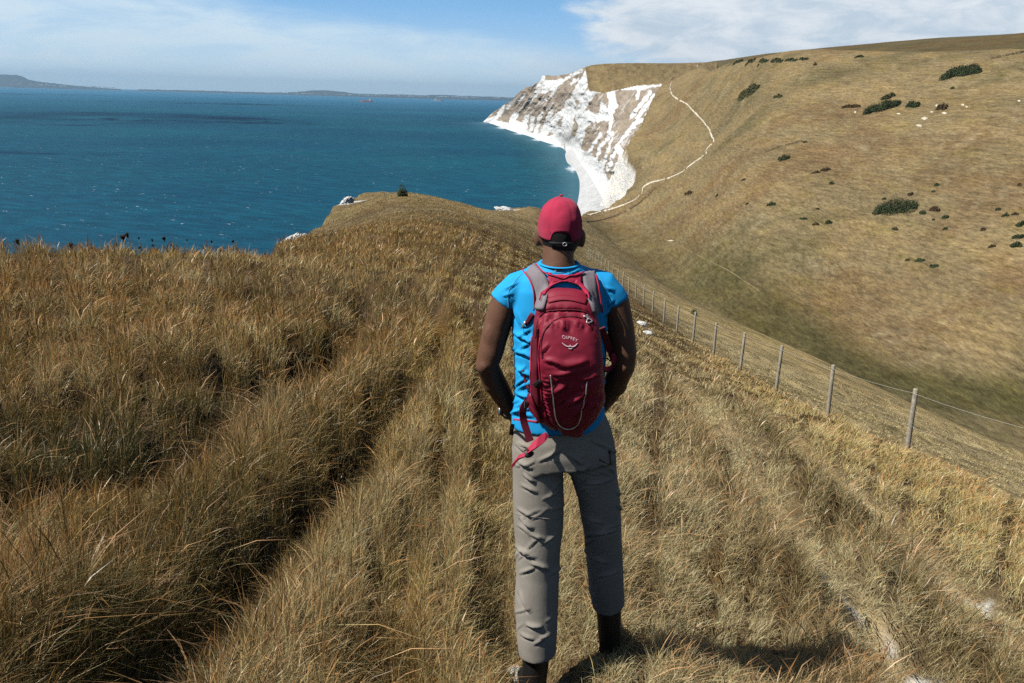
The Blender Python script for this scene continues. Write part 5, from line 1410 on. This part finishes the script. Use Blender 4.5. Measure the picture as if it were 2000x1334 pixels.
where = ["below the scrub line", "high above the lone brown bush", "right of the scrub line", "in the row of three low on the slope, leftmost", "in the row of three low on the slope, middle", "in the row of three low on the slope, right", "just below the biggest gorse patch",
         "touching the top of the biggest gorse patch", "at the upper left of the biggest gorse patch", "right beside the biggest gorse patch", "wide and flat, right of the biggest gorse patch", "below the wide flat one right of the biggest patch", "low, right of the biggest patch, under another bush", "alone between the biggest patch and the right edge",
         "above the wide flat one right of the biggest patch", "tiny, between two bushes above the biggest patch's right", "cut by the right edge, alone", "near the right edge, left of a flat pair", "left one of a flat pair near the right edge", "right one of a flat pair near the right edge", "tiny, above the lone dark bush by the path bend",
         "tiny, below the long thicket near the brow", "tiny, on the brow right of the hedge", "tiny, right of the lone brown bush", "tiny, left of the bush below the scrub line", "tiny, left end of the lowest row", "middle of the lowest row", "right end of the lowest row, just above the valley floor", "tiny, above the row of three", "tiny, beside the wide flat one"]
for k, ((a, b, c_, d_), wtxt) in enumerate(zip(small, where)):
    bush(a, b, c_, d_, 0, 560 + k, M_GORSE[2 if k % 3 == 1 else 0], "small dark bush " + wtxt, "small dark bushes dotted over the hillside", "bush", .7)
hedge = [(1405, 122, 14, 5), (1420, 120, 18, 6), (1441, 120, 22, 6), (1466, 119, 22, 6), (1490, 118, 24, 6), (1517, 117.5, 26, 6), (1545, 116, 26, 5), (1570, 114, 20, 5)]
nth = ["leftmost", "second from the left", "third from the left", "fourth from the left", "fourth from the right", "third from the right", "second from the right", "rightmost"]
for k, (a, b, c_, d_) in enumerate(hedge):
    bush(a, b + 1, c_, d_, 0, 620 + k, M_GORSE[0], "dark bush of the hedge line along the brow, %s" % nth[k], "hedge line on the brow", "bush", .8)
bush(786, 379, 13, 16, 0, 650, M_GORSE[0], "small dark shrub standing alone on top of the grassy promontory above the sea", None, "shrub", 1.0)
bush(1356, 612, 7, 10, 0, 652, M_GORSE[1], "small dark weed behind a fence post", None, "weed", 1.1)

# ================================================================ DEAD SEED HEADS ON THE BANK
M_SEED = material("dark_seed_head", (.020, .012, .010), .9, .3, 60)
M_STALK = material("dry_stalk", (.14, .09, .05), .9, .2, 60)
sd_list = [(240, 463, 11, 8, 14.0, "largest"), (248, 459, 7, 8, 14.1, "x"), (34, 472, 8, 11, 13.6, ""), (139, 480, 8, 10, 13.5, ""), (228, 478, 6, 10, 13.7, ""), (320, 466, 7, 7, 14.3, ""), (297, 469, 4, 5, 14.4, ""), (271, 465, 4, 3, 14.4, ""), (272, 484, 5, 5, 14.0, ""), (335, 479, 5, 6, 14.3, ""), (365, 469, 3, 4, 14.6, ""), (413, 472, 4, 5, 15.0, ""), (430, 488, 5, 6, 15.0, ""), (455, 471, 6, 4, 15.2, ""), (298, 479, 4, 4, 14.3, ""), (463, 486, 3, 4, 15.2, "")]
sl_ = ["dark seed head, largest and tallest of the pair left of centre on the bank edge", "small dark seed head just right of the tallest one on the bank edge", "dark seed head farthest left on the bank edge", "dark drooping seed head between the farthest left one and the tall pair", "dark seed head low under the tall pair", "dark seed head on a tall stalk right of the tall pair, against the sea",
       "tiny dark seed head left of a bigger one on a tall stalk", "tiny seed head right beside the tall pair, against the sea", "dark seed head low in the grass, right of the tall pair", "dark seed head low, right below the tall stalked one", "tiny seed head alone against the sea, in the middle of the bank edge", "small seed head on a thin tall stalk, third from the right", "dark seed head low in the grass, second from the right",
       "flat seed head on the tallest thin stalk near the right end of the bank", "tiny dark seed head below a row of two against the sea", "tiny seed head farthest right on the bank edge"]
for k, ((px, py, a, b, Y, _t), lb) in enumerate(zip(sd_list, sl_)):
    h = at(px, py, Y); g = land_z(np.array([h.x]), np.array([h.y]))[0]; m_ = Y / FPX
    root = bpy.data.objects.new("seed_head_plant", None); COL.objects.link(root); root.location = (h.x + .03, h.y, g)
    off = Vector(root.location); r_ = np.random.default_rng(700 + k)
    stk = tube_prim([Vector((0, 0, -.05)), Vector((r_.normal(0, .02), 0, (h.z - g) * .5)), h - off], [.005, .0045, .004], 6)
    link("stem", pymesh("stem", stk[0], stk[1], True, M_STALK), root)
    R_ = Matrix.Rotation(r_.normal(0, .4), 3, 'Y')
    V, F = tube_prim([Vector((0, 0, -.6 * b * m_)), Vector((0, 0, -.2 * b * m_)), Vector((0, 0, .25 * b * m_)), Vector((0, 0, .5 * b * m_))], [.15 * a * m_, .38 * a * m_, .55 * a * m_, .30 * a * m_], 12)
    V = [h - off + R_ @ (v * r_.uniform(.86, 1.14)) for v in V]
    link("seed_head", pymesh("seed_head", V, F, False, M_SEED), root)
    tag(root, lb, "plant", "dead seed heads on the bank edge")

# ================================================================ STONES OF CHALK
M_STONE = material("chalk_stone", (.62, .61, .57), .9, .15, 40, .4, 90)
for k, (px, py, s_, lb) in enumerate(((1005, 1310, .035, "white chalk stone just left of the walker's left boot"), (1022, 1326, .045, "biggest white chalk stone at the bottom edge beside the left boot"), (1040, 1328, .03, "white chalk stone at the bottom edge under the left heel"), (1490, 1332, .03, "white chalk stone at the bottom edge in the walker's shadow"), (1253, 634, .20, "pale chalk boulder on the path right of the walker's elbow"), (1262, 652, .15, "pale chalk boulder just below the larger one on the path"))):
    p = hit(px, py)[0]; V, F = ell_prim((0, 0, 0), (s_, s_ * .8, s_ * .55), None, 36, 22)
    V = np.array(V); V *= (1 + .50 * fbm(V / s_ * 1.1 + k * 5, 5, 720 + k, .6))[:, None]
    o = link("chalk_stone", pymesh("chalk_stone", V, F, False, M_STONE)); o.location = p + Vector((0, 0, s_ * .05)); tag(o, lb, "stone", "loose chalk stones")
for k, (px, py, Y, a, b, lb) in enumerate(((566, 479, 41.5, 22, 17, "pale chalk outcrop at the lower left edge of the promontory"), (586, 466, 46, 12, 8, "small chalk outcrop just above the lower one on the promontory edge"), (676, 397, 87, 14, 11, "white chalk outcrop near the top left edge of the promontory"), (984, 413, 120, 17, 9, "white chalk outcrop on the ridge left of the red cap"))):
    p = at(px, py, Y); m_ = Y / FPX
    V, F = ell_prim((0, 0, 0), (1, 1, 1), None, 56, 34); V = np.array(V)
    kf = 1 + .55 * fbm(V * 1.6 + k * 7, 5, 760 + k, .6)
    V = V * kf[:, None] * np.array([a * m_, a * m_ * .7, b * m_])
    V[:, 2] += V[:, 0] * (.55 if k < 3 else -.1)
    o = link("chalk_outcrop", pymesh("chalk_outcrop", V, F, False, M_STONE)); o.location = p; tag(o, lb, "rock", "chalk outcrops along the ridge edge")

# ================================================================ SHIPS AND SMALL MARKS FAR OFF
def paint(n, c): return material(n, c, .6, .05, .05)
M_RED, M_WHT, M_NAVY, M_GRY = paint("ship_red", (.62, .20, .17)), paint("ship_white", (.75, .75, .73)), paint("ship_navy", (.03, .06, .10)), paint("ship_grey", (.35, .38, .42))
def boxp(c, s):
    x, y, z = c; a, b, d = s[0] / 2, s[1] / 2, s[2] / 2
    return [Vector((x + i * a, y + j * b, z + k * d)) for k in (-1, 1) for j in (-1, 1) for i in (-1, 1)], [(0, 2, 3, 1), (4, 5, 7, 6), (0, 1, 5, 4), (2, 6, 7, 3), (0, 4, 6, 2), (1, 3, 7, 5)]
def hullp(L, B, H, x0=None, x1=None):
    st = [(-.5, .55), (-.42, .9), (-.2, 1), (.25, 1), (.42, .6), (.5, .04)]; V, F = [], []
    for u, k in st:
        for z, f_ in ((-2, .7), (0, .9), (H, 1.0)):
            for s in (-1, 1): V.append(Vector((u * L + (L * .03 if u > .4 and z > 0 else 0), s * B / 2 * k * f_, z)))
    for i in range(5):
        o = i * 6
        for a, b in ((0, 2), (2, 4)):
            F += [(o + a, o + a + 6, o + b + 6, o + b), (o + a + 1, o + b + 1, o + b + 7, o + a + 7)]
        F.append((o + 4, o + 10, o + 11, o + 5))
    F += [(0, 2, 4, 5, 3, 1), (30, 31, 33, 35, 34, 32)]
    return V, F
def ship(px, py, wpx, hull_mat, label, flip):
    p = at_z(px, py, 0); L = wpx * p.y / FPX
    root = bpy.data.objects.new("cargo_ship", None); COL.objects.link(root); root.location = p; root.scale = (flip, 1, 1)
    B, H = L * .17, L * .10
    m = lambda nm, pr_, mt: link(nm, pymesh(nm, pr_[0], pr_[1], False, mt), root)
    m("hull", hullp(L, B, H), hull_mat)
    m("superstructure", merge([boxp((-L * .30, 0, H + L * .07), (L * .16, B * .9, L * .14)), boxp((-L * .30, 0, H + L * .16), (L * .12, B * .95, L * .05))]), M_WHT)
    m("funnel", boxp((-L * .40, 0, H + L * .10), (L * .05, B * .3, L * .12)), hull_mat)
    m("cargo", merge([boxp((L * (.02 + .13 * k), 0, H + L * .022), (L * .11, B * .8, L * .044)) for k in range(-1, 3)]), M_GRY)
    m("mast", tube_prim([(L * .40, 0, H), (L * .40, 0, H + L * .13)], [L * .006, L * .004], 6), M_WHT)
    m("mast", tube_prim([(-L * .29, 0, H + L * .18), (-L * .29, 0, H + L * .26)], [L * .006, L * .004], 6), M_WHT)
    tag(root, label, "ship", "cargo ships at anchor in the bay")
ship(716, 199, 22, M_RED, "cargo ship with a red hull and white superstructure, the nearer of two in the bay", -1)
ship(857, 197.5, 18, M_WHT, "white cargo ship with a white deckhouse, smaller one nearer the headland", 1)
M_TOWN = material("white_far_houses", (.80, .80, .78), .9, .05, .01)
hs = []
r_ = np.random.default_rng(33)
for x0, x1, y0, y1, n, w_ in ((20, 42, 164, 164.5, 9, 5), (60, 135, 165.2, 168.5, 22, 5), (180, 225, 169, 172, 6, 5), (560, 700, 181.8, 185.4, 30, 4), (700, 870, 185.6, 189.2, 46, 5), (870, 990, 189.0, 191.6, 20, 5)):
    for k in range(n):
        u = r_.uniform(); p = at(x0 + (x1 - x0) * u, y0 + (y1 - y0) * u + r_.uniform(-.9, .2), 23950); s = 14.0
        hs.append(boxp((p.x, p.y, p.z), (w_ * s * r_.uniform(.5, 1.8), 60, s * r_.uniform(.7, 1.7))))
tw_ = merge(hs); tag(link("seaside_town", pymesh("seaside_town", tw_[0], tw_[1], False, M_TOWN)), "white houses strung along the far shore", "town", kind='stuff')
# a white marker post on the skyline
hp = next(h for h in (hit(1361.5, 126 + q)[0] for q in range(12)) if h)
root = bpy.data.objects.new("marker_post", None); COL.objects.link(root); root.location = hp
k = (hp - CAM).length / FPX
pv = tube_prim([(0, 0, -.5), (0, 0, 6.5 * k)], [.55 * k, .45 * k], 8); link("post", pymesh("post", pv[0], pv[1], True, M_WHT), root)
pv = boxp((.6 * k, 0, 2 * k), (1.6 * k, .8 * k, 3 * k)); link("base", pymesh("base", pv[0], pv[1], False, M_WHT), root)
tag(root, "white marker post on the skyline above the top of the white path", "post")

# ================================================================ SEA AIR
hz_ = bpy.data.materials.new("sea_air"); hz_.use_nodes = True
t = NT(hz_.node_tree); t.n.clear()
pv = t.new('ShaderNodeVolumePrincipled'); pv.inputs['Color'].default_value = (.50, .76, 1.0, 1); pv.inputs['Density'].default_value = 3.0e-5; pv.inputs['Anisotropy'].default_value = .2
o = t.new('ShaderNodeOutputMaterial'); t.l.new(pv.outputs[0], o.inputs['Volume'])
bv = boxp((0, 0, 290), (84000, 84000, 606))
tag(link("haze", pymesh("haze", bv[0], bv[1], False, hz_)), kind='stuff')
